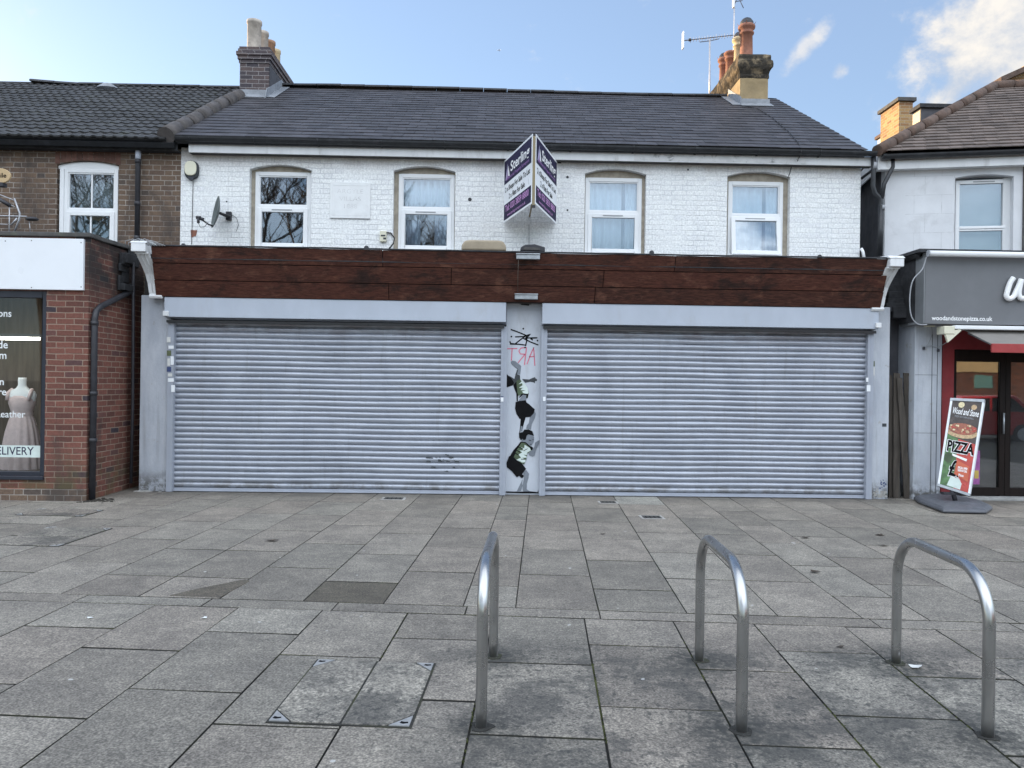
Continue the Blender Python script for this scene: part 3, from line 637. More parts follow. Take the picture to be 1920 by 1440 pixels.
# ------------------------------------------------------------------ main white house
YW = 11.45; EZ = 5.08; RZ = 7.25; EY = 11.20; RY = 15.0
SL = (RZ - EZ) / (RY - EY)
XL, XR = -4.68, 5.45
H = thing('shop_building', 'white painted brick terrace building with two closed roller shutters and a long timber fascia', 'building', (0.4, YW, 0))
def arch_pts(x0, x1, zs, rise, n=10):
    w_ = (x1 - x0) / 2; R = (w_ * w_ + rise * rise) / (2 * rise); cx, cz = (x0 + x1) / 2, zs + rise - R
    out = []
    for k in range(n + 1):
        x = x0 + (x1 - x0) * k / n; out.append((x, cz + sqrt(max(R * R - (x - cx) ** 2, 0))))
    return out
def front_wall(mb, x0, x1, z0, z1, y0, y1, holes):
    """holes: (xa, xb, zbottom, zspring, rise)"""
    cur = x0
    for xa, xb, zb, zs, rise in sorted(holes):
        mb.box(cur, xa, y0, y1, z0, z1); mb.box(xa, xb, y0, y1, z0, zb)
        ar = arch_pts(xa, xb, zs, rise) if rise > 0 else [(xa, zs), (xb, zs)]
        for a, b_ in zip(ar[:-1], ar[1:]): mb.pxz([a, b_, (b_[0], z1), (a[0], z1)], y0, y1)
        cur = xb
    mb.box(cur, x1, y0, y1, z0, z1)
wins = [(467, 583, 318), (737, 853, 321), (1096, 1211, 326), (1363, 1481, 331)]
holes = []
for a, b_, t_ in wins:
    xa, xb = wx(a, YW, 400), wx(b_, YW, 400); zt = W((a + b_) / 2, t_, YW).z
    holes.append((xa, xb, 3.50, zt, 0.075))
wl = MB(); front_wall(wl, XL, XR, 0.0, 4.99, YW, YW + 0.22, holes)
# side and back walls, gables
gab = [(YW + .22, 0), (18.7, 0), (18.7, 4.99), (18.9, EZ - .12), (RY, RZ - .14), (YW, EZ - .03), (YW + .22, 4.9)]
wl.pyz([(YW + .22, 0), (18.7, 0), (18.7, 4.9), (RY, RZ - .16), (YW + .22, EZ - .02)], XR - .22, XR - .0005)
wl.pyz([(YW + .22, 0), (18.7, 0), (18.7, 4.9), (RY, RZ - .16), (YW + .22, EZ - .02)], XL + .0005, XL + .22)
wl.box(XL + .22, XR - .22, 18.48, 18.7, 0, 4.9)
obj('wall', wl, 'white_brick', H)
it = MB(); it.box(XL + .23, XR - .23, 14.3, 14.36, 3.0, 5.0); it.box(XL + .23, XR - .23, YW + .221, 14.3, 3.2, 3.25)
it.box(XL + .23, XR - .23, YW + .221, 14.3, 4.93, 4.97)
obj('interior_lining', it, 'interior_grey', H)
def window(parent, xa, xb, zb, zt, yf, glassmat='window_glass', vent=True, sash_open=0.0, rightbias=0.0, glazing_bars=False, split=0.545):
    """uPVC casement: fixed light above, opening sash below"""
    fr = MB(); t = 0.055; d = 0.07
    fr.box(xa, xa + t, yf, yf + d, zb, zt); fr.box(xb - t, xb, yf, yf + d, zb, zt)
    fr.box(xa + t, xb - t, yf, yf + d, zt - t, zt); fr.box(xa + t, xb - t, yf, yf + d, zb, zb + t)
    zm = zb + (zt - zb) * split; fr.box(xa + t, xb - t, yf, yf + d, zm - .03, zm + .03)
    o = obj('window_frame', fr, 'upvc', parent, bevel=0.006)
    bd = MB()
    for (a, b_, c_, e) in ((xa + t, xb - t, zm + .03, zt - t),):
        w_ = 0.016
        bd.box(a, a + w_, yf + .012, yf + .05, c_, e); bd.box(b_ - w_, b_, yf + .012, yf + .05, c_, e)
        bd.box(a + w_, b_ - w_, yf + .012, yf + .05, e - w_, e); bd.box(a + w_, b_ - w_, yf + .012, yf + .05, c_, c_ + w_)
    obj('bead', bd, 'upvc', o)
    g1 = MB(); g1.box(xa + t, xb - t, yf + .03, yf + .036, zm + .03, zt - t); obj('pane', g1, glassmat, o)
    # sash
    sa = MB(); a, b_, c_, e = xa + t - .012, xb - t + .012, zb + .03, zm - .012; s_ = 0.062; y0 = yf - .018
    def add(mb, x0, x1, y0_, y1_, z0, z1):
        vs = []
        for z in (z0, z1):
            for y in (y0_, y1_):
                for x in (x0, x1):
                    dz_ = e - z; vs.append((x, y - sin(sash_open) * dz_, e - dz_ * cos(sash_open)))
        mb.add(vs, [(0, 2, 3, 1), (4, 5, 7, 6), (0, 1, 5, 4), (2, 6, 7, 3), (0, 4, 6, 2), (1, 3, 7, 5)])
    add(sa, a, a + s_, y0, y0 + .06, c_, e); add(sa, b_ - s_, b_, y0, y0 + .06, c_, e)
    add(sa, a + s_, b_ - s_, y0, y0 + .06, e - s_, e); add(sa, a + s_, b_ - s_, y0, y0 + .06, c_, c_ + s_)
    sh = obj('sash', sa, 'upvc', o, bevel=0.006)
    g2 = MB(); add(g2, a + s_, b_ - s_, y0 + .028, y0 + .034, c_ + s_, e - s_); obj('sash_pane', g2, glassmat, o)
    if vent:
        v_ = MB(); cx = (xa + xb) / 2; v_.box(cx - .16, cx + .14, y0 - .006, y0 + .004, e - .036, e - .022); obj('trickle_vent', v_, 'cable_grey', o)
    if glazing_bars:
        gb = MB(); cx = (xa + xb) / 2; gb.box(cx - .011, cx + .011, yf + .022, yf + .029, zm + .03, zt - t)
        gb.box(cx - .011, cx + .011, y0 + .020, y0 + .027, c_ + s_, e - s_); obj('glazing_bar', gb, 'upvc', o)
    return o
def curtain(parent, xa, xb, zb, zt, y, mat='curtain', amp=.022, per=.085, name='curtain'):
    c = MB(); n_ = int((xb - xa) / .009); vs = []; ph = random.random() * 6
    for k in range(n_ + 1):
        x = xa + (xb - xa) * k / n_; yy = y + amp * sin(2 * pi * x / per + ph + 1.3 * sin(x * 9)) + .3 * amp * sin(x * 61)
        for q in (zb, zt): vs += [(x, yy, q), (x, yy + .003, q)]
    fs = []
    for k in range(n_):
        a = 4 * k; b_ = a + 4; fs += [(a, b_, b_ + 2, a + 2), (a + 1, a + 3, b_ + 3, b_ + 1), (a + 2, b_ + 2, b_ + 3, a + 3), (a, a + 1, b_ + 1, b_)]
    c.add(vs, fs, True); return obj(name, c, mat, parent)
ftop = [(478, 323), (747, 327), (1098, 334), (1365, 341)]
fx = [(478, 583), (747, 852), (1097, 1203), (1365, 1468)]
for i, (xa, xb, zb, zs, rise) in enumerate(holes):
    yf = YW + 0.085; za = W((fx[i][0] + fx[i][1]) / 2, ftop[i][1], yf).z
    x0, x1 = max(wx(fx[i][0], yf, 400), xa + .002), min(wx(fx[i][1], yf, 400), xb - .002)
    wo_ = window(H, x0, x1, 3.53, za, yf, sash_open=radians(7) if i == 3 else 0.0)
    # filler board above the frame and reveals
    fb = MB(); ar = arch_pts(xa + .001, xb - .001, zs - .004, rise - .002)
    for p0, p1 in zip(ar[:-1], ar[1:]): fb.pxz([(p0[0], za + .001), (p1[0], za + .001), p1, p0], yf + .01, yf + .06)
    if x0 - xa > .012: fb.box(xa + .001, x0 - .001, yf + .012, yf + .05, 3.5, za)
    if xb - x1 > .012: fb.box(x1 + .001, xb - .001, yf + .012, yf + .05, 3.5, za)
    obj('window_filler', fb, 'reveal_tan', H)
    sl = MB(); sl.box(xa + .001, xb - .001, YW - .05, yf - .001, 3.46, 3.52); obj('window_sill', sl, 'white_paint', H)
    yc = yf + .11
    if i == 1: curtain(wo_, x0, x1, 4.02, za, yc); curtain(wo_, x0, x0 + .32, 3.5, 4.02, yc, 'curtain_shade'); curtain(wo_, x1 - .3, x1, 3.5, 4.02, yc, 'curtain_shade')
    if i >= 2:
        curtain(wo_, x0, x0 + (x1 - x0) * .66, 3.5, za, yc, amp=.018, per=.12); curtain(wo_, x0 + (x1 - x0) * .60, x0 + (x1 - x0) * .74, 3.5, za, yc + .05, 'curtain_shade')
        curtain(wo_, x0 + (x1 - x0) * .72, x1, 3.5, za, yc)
    if i == 0: curtain(wo_, x0 - .1, x0 + .05, 3.5, za, yc + .3, 'interior_brown')

# roof of slates
def roofpt(x, y, off=0.0): return Vector((x, y, EZ + SL * (y - EY) + off))
def slates(xa, xb, ea, n, gauge, wid, th=0.009):
    mb = MB(); L = sqrt((RY - ea) ** 2 * (1 + SL * SL)); up_ = Vector((0, 1, SL)).normalized(); nn = Vector((0, -SL, 1)).normalized()
    r = int(L / gauge)
    for k in range(r + 1):
        s0 = k * gauge; s1 = min(s0 + gauge * 1.9, L)
        if s0 >= L - .03: break
        x = xa - (wid / 2 if k % 2 else 0) - .02
        while x < xb:
            a = max(x + .0022, xa); b_ = min(x + wid - .0022, xb)
            if b_ - a > .02:
                e0 = random.uniform(-.006, .006) + (0.02 if random.random() < .015 else 0); lift = th * 2 + random.uniform(0, .005); lift2 = th * 2 + random.uniform(0, .005)
                base = roofpt(0, ea)
                def P_(xx, s, h): return Vector((xx, base.y, base.z)) + up_ * s + nn * h
                A0, B0 = P_(a, s0 - e0, lift), P_(b_, s0 - e0, lift2); C0, D0 = P_(b_, s1, .002), P_(a, s1, .002)
                mb.slabquad([A0, B0, C0, D0], -nn * th)
            x += wid
    return mb
rf = slates(XL - .17, XR - .03, EY, 0, 0.215, 0.30)
ro = obj('roof', rf, 'slate', H)
ub = MB(); ub.pyz([(EY + .02, EZ - .03), (RY, RZ - .035), (18.8, EZ - .03), (18.8, EZ - .10), (RY, RZ - .13), (EY + .08, EZ - .085)], XL + .001, XR - .035); obj('roof_deck', ub, 'black_plastic', ro)
bk = MB(); bk.slabquad([(XL, RY, RZ - .02), (XR - .03, RY, RZ - .02), (XR - .03, 18.9, EZ - .05), (XL, 18.9, EZ - .05)], (0, 0, .025)); obj('rear_slope', bk, 'slate', ro)
vg = MB(); vg.slabquad([(XR - .03, EY + .02, EZ - .075), (XR - .03, RY, RZ - .1), (XR - .03, RY, RZ - .01), (XR - .03, EY + .02, EZ - .01)], (.03, 0, 0)); obj('verge_board', vg, 'coping', ro)
def ridge(xa, xb, y, zf, parent, mat='ridge_tile', r=0.10, L=.46, name='ridge_tiles'):
    mb = MB(); x = xa
    while x < xb - .02:
        x1 = min(x + L, xb); z0, z1 = zf(x), zf(x1); e = random.uniform(-.006, .006); prof = [(cos(a) * r, sin(a) * r * .62) for a in [pi * k / 8 for k in range(9)]]
        vs = [(x + .004, y + p_[0], z0 + p_[1] + e) for p_ in prof] + [(x1 - .004, y + p_[0], z1 + p_[1] + e + .004) for p_ in prof]
        nn = 9; mb.add(vs, [(k, k + 1, nn + k + 1, nn + k) for k in range(8)], False)
        mb.add(vs, [list(range(nn)), list(range(nn, 2 * nn))]); x = x1
    return obj(name, mb, mat, parent)
ridge(-4.45, 4.45, RY, lambda x: RZ + .01 - .02 * sin(x * .6), ro)
# bonnet strip over the party line
mb = MB(); A_, B_ = roofpt(XL - .12, EY - .02, .0), roofpt(XL - .02, RY - 1.0, .02); n_ = 8
for k in range(n_):
    a = A_.lerp(B_, k / n_); b_ = A_.lerp(B_, (k + 1) / n_ - .004); j = Vector((random.uniform(-.01, .01), 0, random.uniform(-.008, .008)))
    mb.tube([a + j, b_ + j + Vector((0, 0, .012))], [.125, .118], 14)
obj('bonnet_tiles', mb, 'hip_tile', ro)
# eaves
fa = MB(); fa.box(XL + .16, XR + .12, YW - .135, YW - .112, 4.885, 5.02); obj('fascia_board', fa, 'white_paint', H, bevel=.003)
f2 = MB(); f2.box(2.0, 4.55, YW - .1385, YW - .1355, 4.90, 5.0); obj('flaking_patch', f2, 'flaking_paint', H)
so = MB(); so.box(XL + .16, XR + .12, YW - .111, YW - .001, 4.885, 4.90); obj('soffit', so, 'coping', H)
def gutter(x0, x1, y, z0, z1, r=.062, parent=None, br=1.0):
    mb = MB(); n_ = 9; vs = []
    for x, z in ((x0, z0), (x1, z1)):
        for k in range(n_): a = pi + pi * k / (n_ - 1); vs.append((x, y + r * cos(a), z + r * sin(a)))
        for k in range(n_): a = 2 * pi - pi * k / (n_ - 1); vs.append((x, y + (r - .005) * cos(a), z + (r - .005) * sin(a)))
    N = 2 * n_; mb.add(vs, [(k, (k + 1) % N, N + (k + 1) % N, N + k) for k in range(N)] + [list(range(N)), list(range(N, 2 * N))], False)
    x = x0 + .3
    while x < x1 - .1:
        z = z0 + (z1 - z0) * (x - x0) / (x1 - x0)
        mb.box(x, x + .03, y + r - .02, y + r + .012, z - .08, z); mb.tube([(x + .015, y + (r + .004) * cos(a), z + (r + .004) * sin(a)) for a in [pi + pi * k / 6 for k in range(7)]], .006, 5); x += br
    return obj('gutter', mb, 'black_plastic', parent)
gutter(XL - .1, XR + .12, YW - .20, 5.085, 5.07, r=.066, parent=H, br=.92)

# chimneys
def pot(mbc, x, y, z, h, r, mat, parent, cowl=False, name='chimney_pot', style=0):
    if style == 0: prof = [(r * 1.12, 0), (r * 1.1, .04), (r * 1.0, .06), (r * .92, h * .72), (r * 1.12, h * .74), (r * 1.16, h * .78), (r * 1.0, h * .80), (r * 1.0, h * .86), (r * 1.3, h * .90), (r * 1.34, h * .96), (r * 1.15, h), (r * .9, h), (r * .85, h * .8), (.001, h * .8)]
    else: prof = [(r * 1.08, 0), (r * 1.0, .03), (r * 1.0, h * .88), (r * 1.1, h * .9), (r * 1.1, h), (r * .88, h), (r * .86, h * .8), (.001, h * .8)]
    p_ = MB(); p_.lathe(prof, (x, y, z), 20); o = obj(name, p_, mat, parent)
    if cowl:
        c = MB(); c.lathe([(r * 1.02, h - .02), (r * 1.05, h + .05), (r * .98, h + r * .55), (r * .7, h + r * .95), (r * .35, h + r * 1.15), (.001, h + r * 1.2)], (x, y, z), 16)
        obj('cowl', c, 'black_iron', o)
        c = MB()
        for k in range(5):
            a = 2 * pi * k / 5 + .5; c.add([(x + r * 1.1 * cos(a), y + r * 1.1 * sin(a), z + h * .93), (x + r * 1.1 * cos(a + .25), y + r * 1.1 * sin(a + .25), z + h * .93), (x + r * 1.55 * cos(a + .1), y + r * 1.55 * sin(a + .1), z + h * 1.06), (x + r * 1.2 * cos(a + .1), y + r * 1.2 * sin(a + .1), z + h * .99)], [(0, 1, 2), (0, 2, 3), (1, 3, 2), (0, 3, 1)])
        obj('crown', c, mat, o)
    return o
# left chimney (dark brick, four pale pots)
c1 = MB(); cx0, cx1, cy0, cy1 = -4.73, -4.20, 14.1, 15.75
ct = W(480, 86, 14.06).z
c1.box(cx0, cx1, cy0, cy1, 6.0, ct - .30)
for k, (e, za, zb_) in enumerate([(.015, ct - .30, ct - .24), (.035, ct - .24, ct - .17), (.055, ct - .17, ct - .10), (.03, ct - .10, ct - .045), (.012, ct - .045, ct)]): c1.box(cx0 - e, cx1 + e, cy0 - e, cy1 + e, za, zb_)
chL = obj('chimney', c1, 'chimney_brick', ro, bevel=.006, label='dark brick chimney with four pale pots')
sh = MB(); sh.pyz([(cy1 + .001, 6.2), (cy1 + .95, 6.2), (cy1 + .95, 7.45), (cy1 + .8, 7.62), (cy1 + .057, ct - .25), (cy1 + .001, ct - .31)], cx0, cx1); obj('chimney_shoulder', sh, 'dark_render', chL)
sr_ = MB(); sr_.box(cx1 + .001, cx1 + .012, cy0 + .02, cy1 - .01, 6.6, ct - .31); obj('render_coat', sr_, 'dark_render', chL)
for k, (yy, mt_, hh, rr) in enumerate([(14.35, 'pale_clay', .60, .125), (14.80, 'pale_clay', .60, .11), (15.20, 'brown_clay', .60, .11), (15.55, 'buff_clay', .58, .105)]):
    pot(None, (cx0 + cx1) / 2 - .09 + .012 * k, yy, ct - .02, hh, rr, mt_, chL, style=1)
fl = MB(); fl.slabquad([roofpt(cx1 + .002, 13.85, .03), roofpt(cx1 + .002, 15.0, .03), roofpt(cx1 + .002, 15.0, .18), roofpt(cx1 + .002, 13.95, .18)], (.012, 0, 0))
fl.slabquad([roofpt(cx0 - .05, 13.93, .025), roofpt(cx1 + .12, 13.93, .025), roofpt(cx1 + .12, 14.1, .03), roofpt(cx0 - .05, 14.1, .03)], (0, 0, .012))
fl.slabquad([roofpt(cx1 + .014, 13.93, .028), roofpt(cx1 + .16, 13.93, .028), roofpt(cx1 + .16, 14.9, .028), roofpt(cx1 + .014, 14.9, .028)], (0, 0, .008))
fl.box(cx0 - .01, cx1 + .01, cy0 - .012, cy0 - .001, 6.72, 6.86); obj('flashing', fl, 'lead', chL)
# right chimney (sooty stone cap, golden sides)
c2 = MB(); dx0, dx1, dy0, dy1 = 4.50, 5.03, 14.3, 16.15; dt = W(1415, 101, 14.27).z
c2.box(dx0, dx1, dy0, dy1, 6.0, dt - .44)
chR = obj('chimney', c2, 'stone_render', ro, bevel=.008, label='stone chimney with sooty cap and terracotta pots')
cp = MB(); lev = [(-.44, .004), (-.40, .012), (-.37, .010), (-.33, .022), (-.29, .045), (-.25, .060), (-.19, .066), (-.13, .064), (-.10, .045), (-.05, .040), (-.012, .034), (0, .015)]
nx_, ny_ = 8, 24; ring0 = []
for k in range(nx_): ring0.append((k / nx_, 0))
for k in range(ny_): ring0.append((1, k / ny_))
for k in range(nx_): ring0.append((1 - k / nx_, 1))
for k in range(ny_): ring0.append((0, 1 - k / ny_))
vs = []; NR = len(ring0)
for dz_, e in lev:
    for (a_, b_) in ring0:
        j = random.uniform(-.009, .009); e2 = e + j
        vs.append((dx0 - e2 + a_ * (dx1 - dx0 + 2 * e2), dy0 - e2 + b_ * (dy1 - dy0 + 2 * e2), dt + dz_ + random.uniform(-.006, .006)))
cp.add(vs, [(i * NR + k, i * NR + (k + 1) % NR, (i + 1) * NR + (k + 1) % NR, (i + 1) * NR + k) for i in range(len(lev) - 1) for k in range(NR)] + [list(range((len(lev) - 1) * NR, len(lev) * NR))])
obj('cap', cp, 'soot_stone', chR)
px_ = dx0 + .16
pot(None, px_ + .03, 14.55, dt - .02, .68, .12, 'terracotta', chR, True); pot(None, px_ + .05, 15.05, dt - .02, .66, .105, 'buff_clay', chR, True)
pot(None, px_ + .03, 15.55, dt - .02, .60, .10, 'terracotta', chR, False); pot(None, px_ + .02, 15.95, dt - .02, .64, .10, 'terracotta', chR, True)
fl = MB(); fl.slabquad([roofpt(dx0 - .014, 14.2, .03), roofpt(dx0 - .014, 15.0, .03), roofpt(dx0 - .014, 15.0, .17), roofpt(dx0 - .014, 14.2, .17)], (.012, 0, 0))
fl.slabquad([roofpt(dx0 - .17, 14.18, .028), roofpt(dx0 - .015, 14.18, .028), roofpt(dx0 - .015, 14.95, .028), roofpt(dx0 - .17, 14.95, .028)], (0, 0, .01))
fl.box(dx0 - .02, dx1 + .03, dy0 - .014, dy0 - .001, 6.83, 6.97); fl.slabquad([roofpt(dx0 - .02, 14.12, .03), roofpt(dx1 + .05, 14.12, .03), roofpt(dx1 + .05, 14.3, .03), roofpt(dx0 - .02, 14.3, .03)], (0, 0, .01))
obj('flashing', fl, 'lead', chR)

# plaque
xa, xb, za, zb = wx(619, YW, 375), wx(695, YW, 375), W(657, 410, YW).z, W(657, 342, YW).z
pq = MB(); pq.box(xa, xb, YW - .022, YW - .0005, za, zb); pl = obj('name_plaque', pq, 'plaque_paint', H, bevel=.006)
tx = MB()
for s_, zz in (('ARGYLE', zb - .17), ('VILLAS', zb - .28), ('1888', zb - .39)): text_mb(tx, s_, .095, ((xa + xb) / 2, YW - .022, zz), (1, 0, 0), (0, 0, 1), 'CENTER', -.002, wscale=1.15)
obj('lettering', tx, 'flaking_paint', pl)
bdp = MB(); e = .045
for q in ((xa + e, xb - e, zb - e - .008, zb - e), (xa + e, xb - e, za + e, za + e + .008), (xa + e, xa + e + .008, za + e, zb - e), (xb - e - .008, xb - e, za + e, zb - e)): bdp.box(q[0], q[1], YW - .0245, YW - .0222, q[2], q[3])
obj('rim', bdp, 'plaque_paint', pl)
# rusty holes and vents in the wall
for (qx, qy, r) in ((881, 374, .028), (1064, 332, .02), (1064, 394, .015), (425, 378, .012), (1290, 318, .015)):
    c = W(qx, qy, YW); q = MB(); q.prism([(c.x + r * cos(2 * pi * k / 9), c.z + r * sin(2 * pi * k / 9)) for k in range(9)], lambda p_, t: (p_[0], t, p_[1]), YW - .004, YW - .0005); obj('wall_hole', q, 'black_iron', H)
q = MB(); c = W(364, 438, YW); q.pxz([(c.x - .05, c.z + .05), (c.x + .045, c.z + .05), (c.x + .03, c.z - .03), (c.x - .04, c.z - .06)], YW - .006, YW - .0005); obj('missing_brick_face', q, 'terracotta', H)
q = MB(); c = W(1046, 302, YW); q.box(c.x - .07, c.x + .05, YW - .01, YW - .0005, c.z - .035, c.z + .035); obj('air_vent', q, 'black_iron', H)

# shopfront ------------------------------------------------------------
YS = 10.85
def pillar(px0, px1, Y, mat='pillar_render', zt=2.74, name='pillar', label=None, y1=11.449):
    q = MB(); q.box(wx(px0, Y, 760), wx(px1, Y, 760), Y, y1, 0, zt); return obj(name, q, mat, H, bevel=.008, label=label)
pillar(262, 318, YS, y1=11.448)
cpil = pillar(947, 1017, YS + .05, mat='pale_pillar', label='painted pillar with street art between the shutters')
rpil = pillar(1633, 1667, YS)
# block above the shutters behind the fascia, lintel & flat roof
q = MB(); q.box(wx(262, YS, 560), wx(1667, YS, 560), 10.99, 11.447, 2.742, 3.20); obj('lintel', q, 'interior_dark', H)
q = MB(); q.box(-4.72, 5.50, 10.50, 11.446, 3.201, 3.26); obj('shop_roof', q, 'bitumen', H)
q = MB(); q.box(wx(318, YS), wx(947, YS), 10.99, 11.2, 0, 2.741); q.box(wx(1017, YS), wx(1633, YS), 10.99, 11.2, 0, 2.741); obj('shop_back', q, 'interior_dark', H)
# fascia boards, leaning out at the top
ft, fb_ = 10.45, 10.72
xl0, xr0 = wx(283, ft, 465), wx(1669, ft, 487); zt0 = W(960, 473, ft).z; zb0 = W(960, 567, fb_).z
xl1, xr1 = wx(293, fb_, 556), wx(1650, fb_, 578)
fm = MB()
def FP(s, t, d=0.0):   # s along 0..1, t up 0..1
    x = (xl1 + (xr1 - xl1) * s) * (1 - t) + (xl0 + (xr0 - xl0) * s) * t
    return Vector((x, fb_ + (ft - fb_) * t - d, zb0 + (zt0 - zb0) * t))
rows = [(0.0, .335, [0, .317, .60, 1]), (.335, .67, [0, .402, .61, 1]), (.67, 1.0, [0, .309, .706, 1])]
for t0, t1, js in rows:
    for a, b_ in zip(js[:-1], js[1:]):
        nseg = 8
        w0 = [random.uniform(-.0035, .0035) for _ in range(nseg + 1)]
        vs = []; g_ = .005
        for k in range(nseg + 1):
            s = a + (b_ - a) * k / nseg + (g_ / 10 if k == 0 else (-g_ / 10 if k == nseg else 0))
            for tt, dd in ((t0 + .008, .012 + w0[k]), (t1 - .008, .012 + w0[k] + (.006 if t1 < .99 else 0)), (t1 - .008, -.012), (t0 + .008, -.012)):
                pnt = FP(s, tt, dd)
                if t1 == 1.0 and tt > .9: pnt.z += .010 * sin(s * 7.0) * .5 + w0[k]
                vs.append(pnt)
        fs = [(4 * k + i, 4 * k + (i + 1) % 4, 4 * k + 4 + (i + 1) % 4, 4 * k + 4 + i) for k in range(nseg) for i in range(4)] + [(0, 1, 2, 3), (4 * nseg + 3, 4 * nseg + 2, 4 * nseg + 1, 4 * nseg)]
        fm.add(vs, fs)
fas = obj('timber_fascia', fm, 'stained_board', H)
q = MB(); q.slabquad([FP(0, 0, -.013), FP(1, 0, -.013), FP(1, .985, -.013), FP(0, .985, -.013)], (0, .02, 0)); obj('backing', q, 'black_ink', fas)
q = MB(); pts = [FP(k / 40, 1.0, .014) + Vector((0, 0, .006 + .005 * sin(k / 40 * 7) + random.uniform(-.003, .003))) for k in range(41)]
q.tube(pts, .012, 6); obj('felt_edge', q, 'bitumen', fas)
q = MB(); q.box(xl1, xr1, fb_ + .02, 10.989, zb0 + .002, zb0 + .02); obj('fascia_soffit', q, 'weathered_wood', fas)
# console brackets
def console(pxa, pxb, label):
    x0, x1 = wx(pxa, 10.5, 500), wx(pxb, 10.5, 500)
    zt, zb = W(pxa, 452, 10.35).z if pxa < 900 else W(pxa, 480, 10.35).z, W(pxa, 560, 10.75).z if pxa < 900 else W(pxa, 584, 10.75).z
    h = zt - zb; P_ = []
    prof = [(10.84, zb + .02), (10.70, zb), (10.68, zb + .035), (10.715, zb + .06), (10.705, zb + .09), (10.70, zb + .20 * h / .7), (10.66, zb + .32 * h / .7), (10.58, zb + .42 * h / .7), (10.50, zb + .50 * h / .7), (10.45, zb + .56 * h / .7), (10.42, zt - .16)]
    fr = prof + [(10.42, zt - .135)]
    sh_ = 0.10 if pxa < 900 else -.10
    q = MB(); q.prism(fr + [(10.84, zt - .135)], lambda p_, t: (t + (sh_ * .0 + (-.10 if pxa < 900 else .10) * max(0, (p_[1] - zb)) / h), p_[0], p_[1]), x0, x1)
    o = obj('console_bracket', q, 'white_paint', H, bevel=.012, seg=3, label=label)
    s2 = -.10 if pxa < 900 else .10
    b_ = MB(); b_.box(x0 + s2 - .006, x1 + s2 + .006, 10.37, 10.84, zt - .134, zt - .02); b_.pyz([(10.36, zt - .019), (10.84, zt - .019), (10.84, zt + .02), (10.6, zt + .035), (10.42, zt + .02)], x0 + s2 - .02, x1 + s2 + .02)
    obj('cap_block', b_, 'white_paint', o, bevel=.008)
    gr_ = MB(); cxm = (x0 + x1) / 2
    for off_ in (-.028, .028):
        gr_.tube([(cxm + off_ + s2 * (p_[1] - zb) / h, p_[0] - .004, p_[1]) for p_ in fr[4:11]], .008, 6)
    obj('moulding', gr_, 'white_paint', o)
    return o
console(268, 293, 'carved left console bracket'); console(1648, 1672, 'carved right console bracket')

def roller_shutter(pa, pb, boxa, boxb, label):
    x0, x1 = wx(pa, 10.86, 760), wx(pb, 10.86, 760); zt = 2.40; n_ = 30; hh = (zt - .055) / n_
    prof = []
    for k in range(n_):
        z0 = .055 + k * hh
        for f_, d in ((0.0, -.012), (.09, -.012), (.12, .008), (.24, .019), (.40, .0265), (.55, .029), (.70, .028), (.84, .022), (.93, .012), (.965, -.010)):
            prof.append((10.885 - d, z0 + hh * f_))
    prof.append((10.885, zt))
    q = MB(); nseg = 26; vs = []; N = len(prof)
    for s in range(nseg + 1):
        x = x0 + (x1 - x0) * s / nseg
        for i, (y, z) in enumerate(prof):
            k_ = i // 9; e_ = min(s, nseg - s) / nseg * 2
            vs.append((x, y + .006 * sin(k_ * .55 + s * .45 + pa) * e_ + .003 * sin(k_ * 5.3 + s * 1.9), z + .005 * sin(s * .42 + k_ * .17 + pa) * e_ + .0022 * sin(k_ * 3.7 + s * 1.1) * e_))
    fs = [(s * N + i, (s + 1) * N + i, (s + 1) * N + i + 1, s * N + i + 1) for s in range(nseg) for i in range(N - 1)]
    q.add(vs, fs, True)
    bvs = [(x0, 10.90, .05), (x1, 10.90, .05), (x1, 10.90, zt), (x0, 10.90, zt)]; q.add(bvs, [(0, 1, 2, 3)])
    sh = obj('roller_shutter', q, 'shutter_lath', H, label=label)
    b_ = MB(); b_.box(x0, x1, 10.855, 10.895, 0.008, .055); b_.box(x0, x1, 10.835, 10.855, 0.010, .026); obj('bottom_rail', b_, 'grey_metal', sh, bevel=.003)
    xa, xb = wx(boxa, 10.72, 580), wx(boxb, 10.72, 580)
    c = MB(); c.pyz([(10.72, wz(604, 10.72) if pa < 900 else wz(606, 10.72)), (10.985, 2.40), (10.985, zb0 - .002), (10.72, zb0 - .002)], xa, xb); bx = obj('shutter_box', c, 'shutter_box_paint', sh, bevel=.004)
    c = MB(); c.box(xa + .02, xb - .02, 10.745, 10.80, 2.355, 2.392); obj('slot_lip', c, 'dark_frame', sh)
    for a_, c_ in ((x0 - .085, x0), (x1, x1 + .085)):
        r_ = MB(); r_.box(a_, c_, 10.80, 10.91, 0.004, 2.375); r_.box(c_ - .004 if a_ < x0 else a_ + .0, (c_ - .004 if a_ < x0 else a_) + .004, 10.796, 10.80, .004, 2.37)
        mid = (a_ + c_) / 2; r_.box(mid - .004, mid + .004, 10.7965, 10.80, .004, 2.37)
        obj('guide_rail', r_, 'grey_metal', sh, bevel=.003)
    return sh, bx, x0, x1
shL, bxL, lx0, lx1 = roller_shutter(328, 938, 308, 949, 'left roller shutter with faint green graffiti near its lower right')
shR, bxR, rx0, rx1 = roller_shutter(1024, 1622, 1017, 1648, 'right roller shutter')
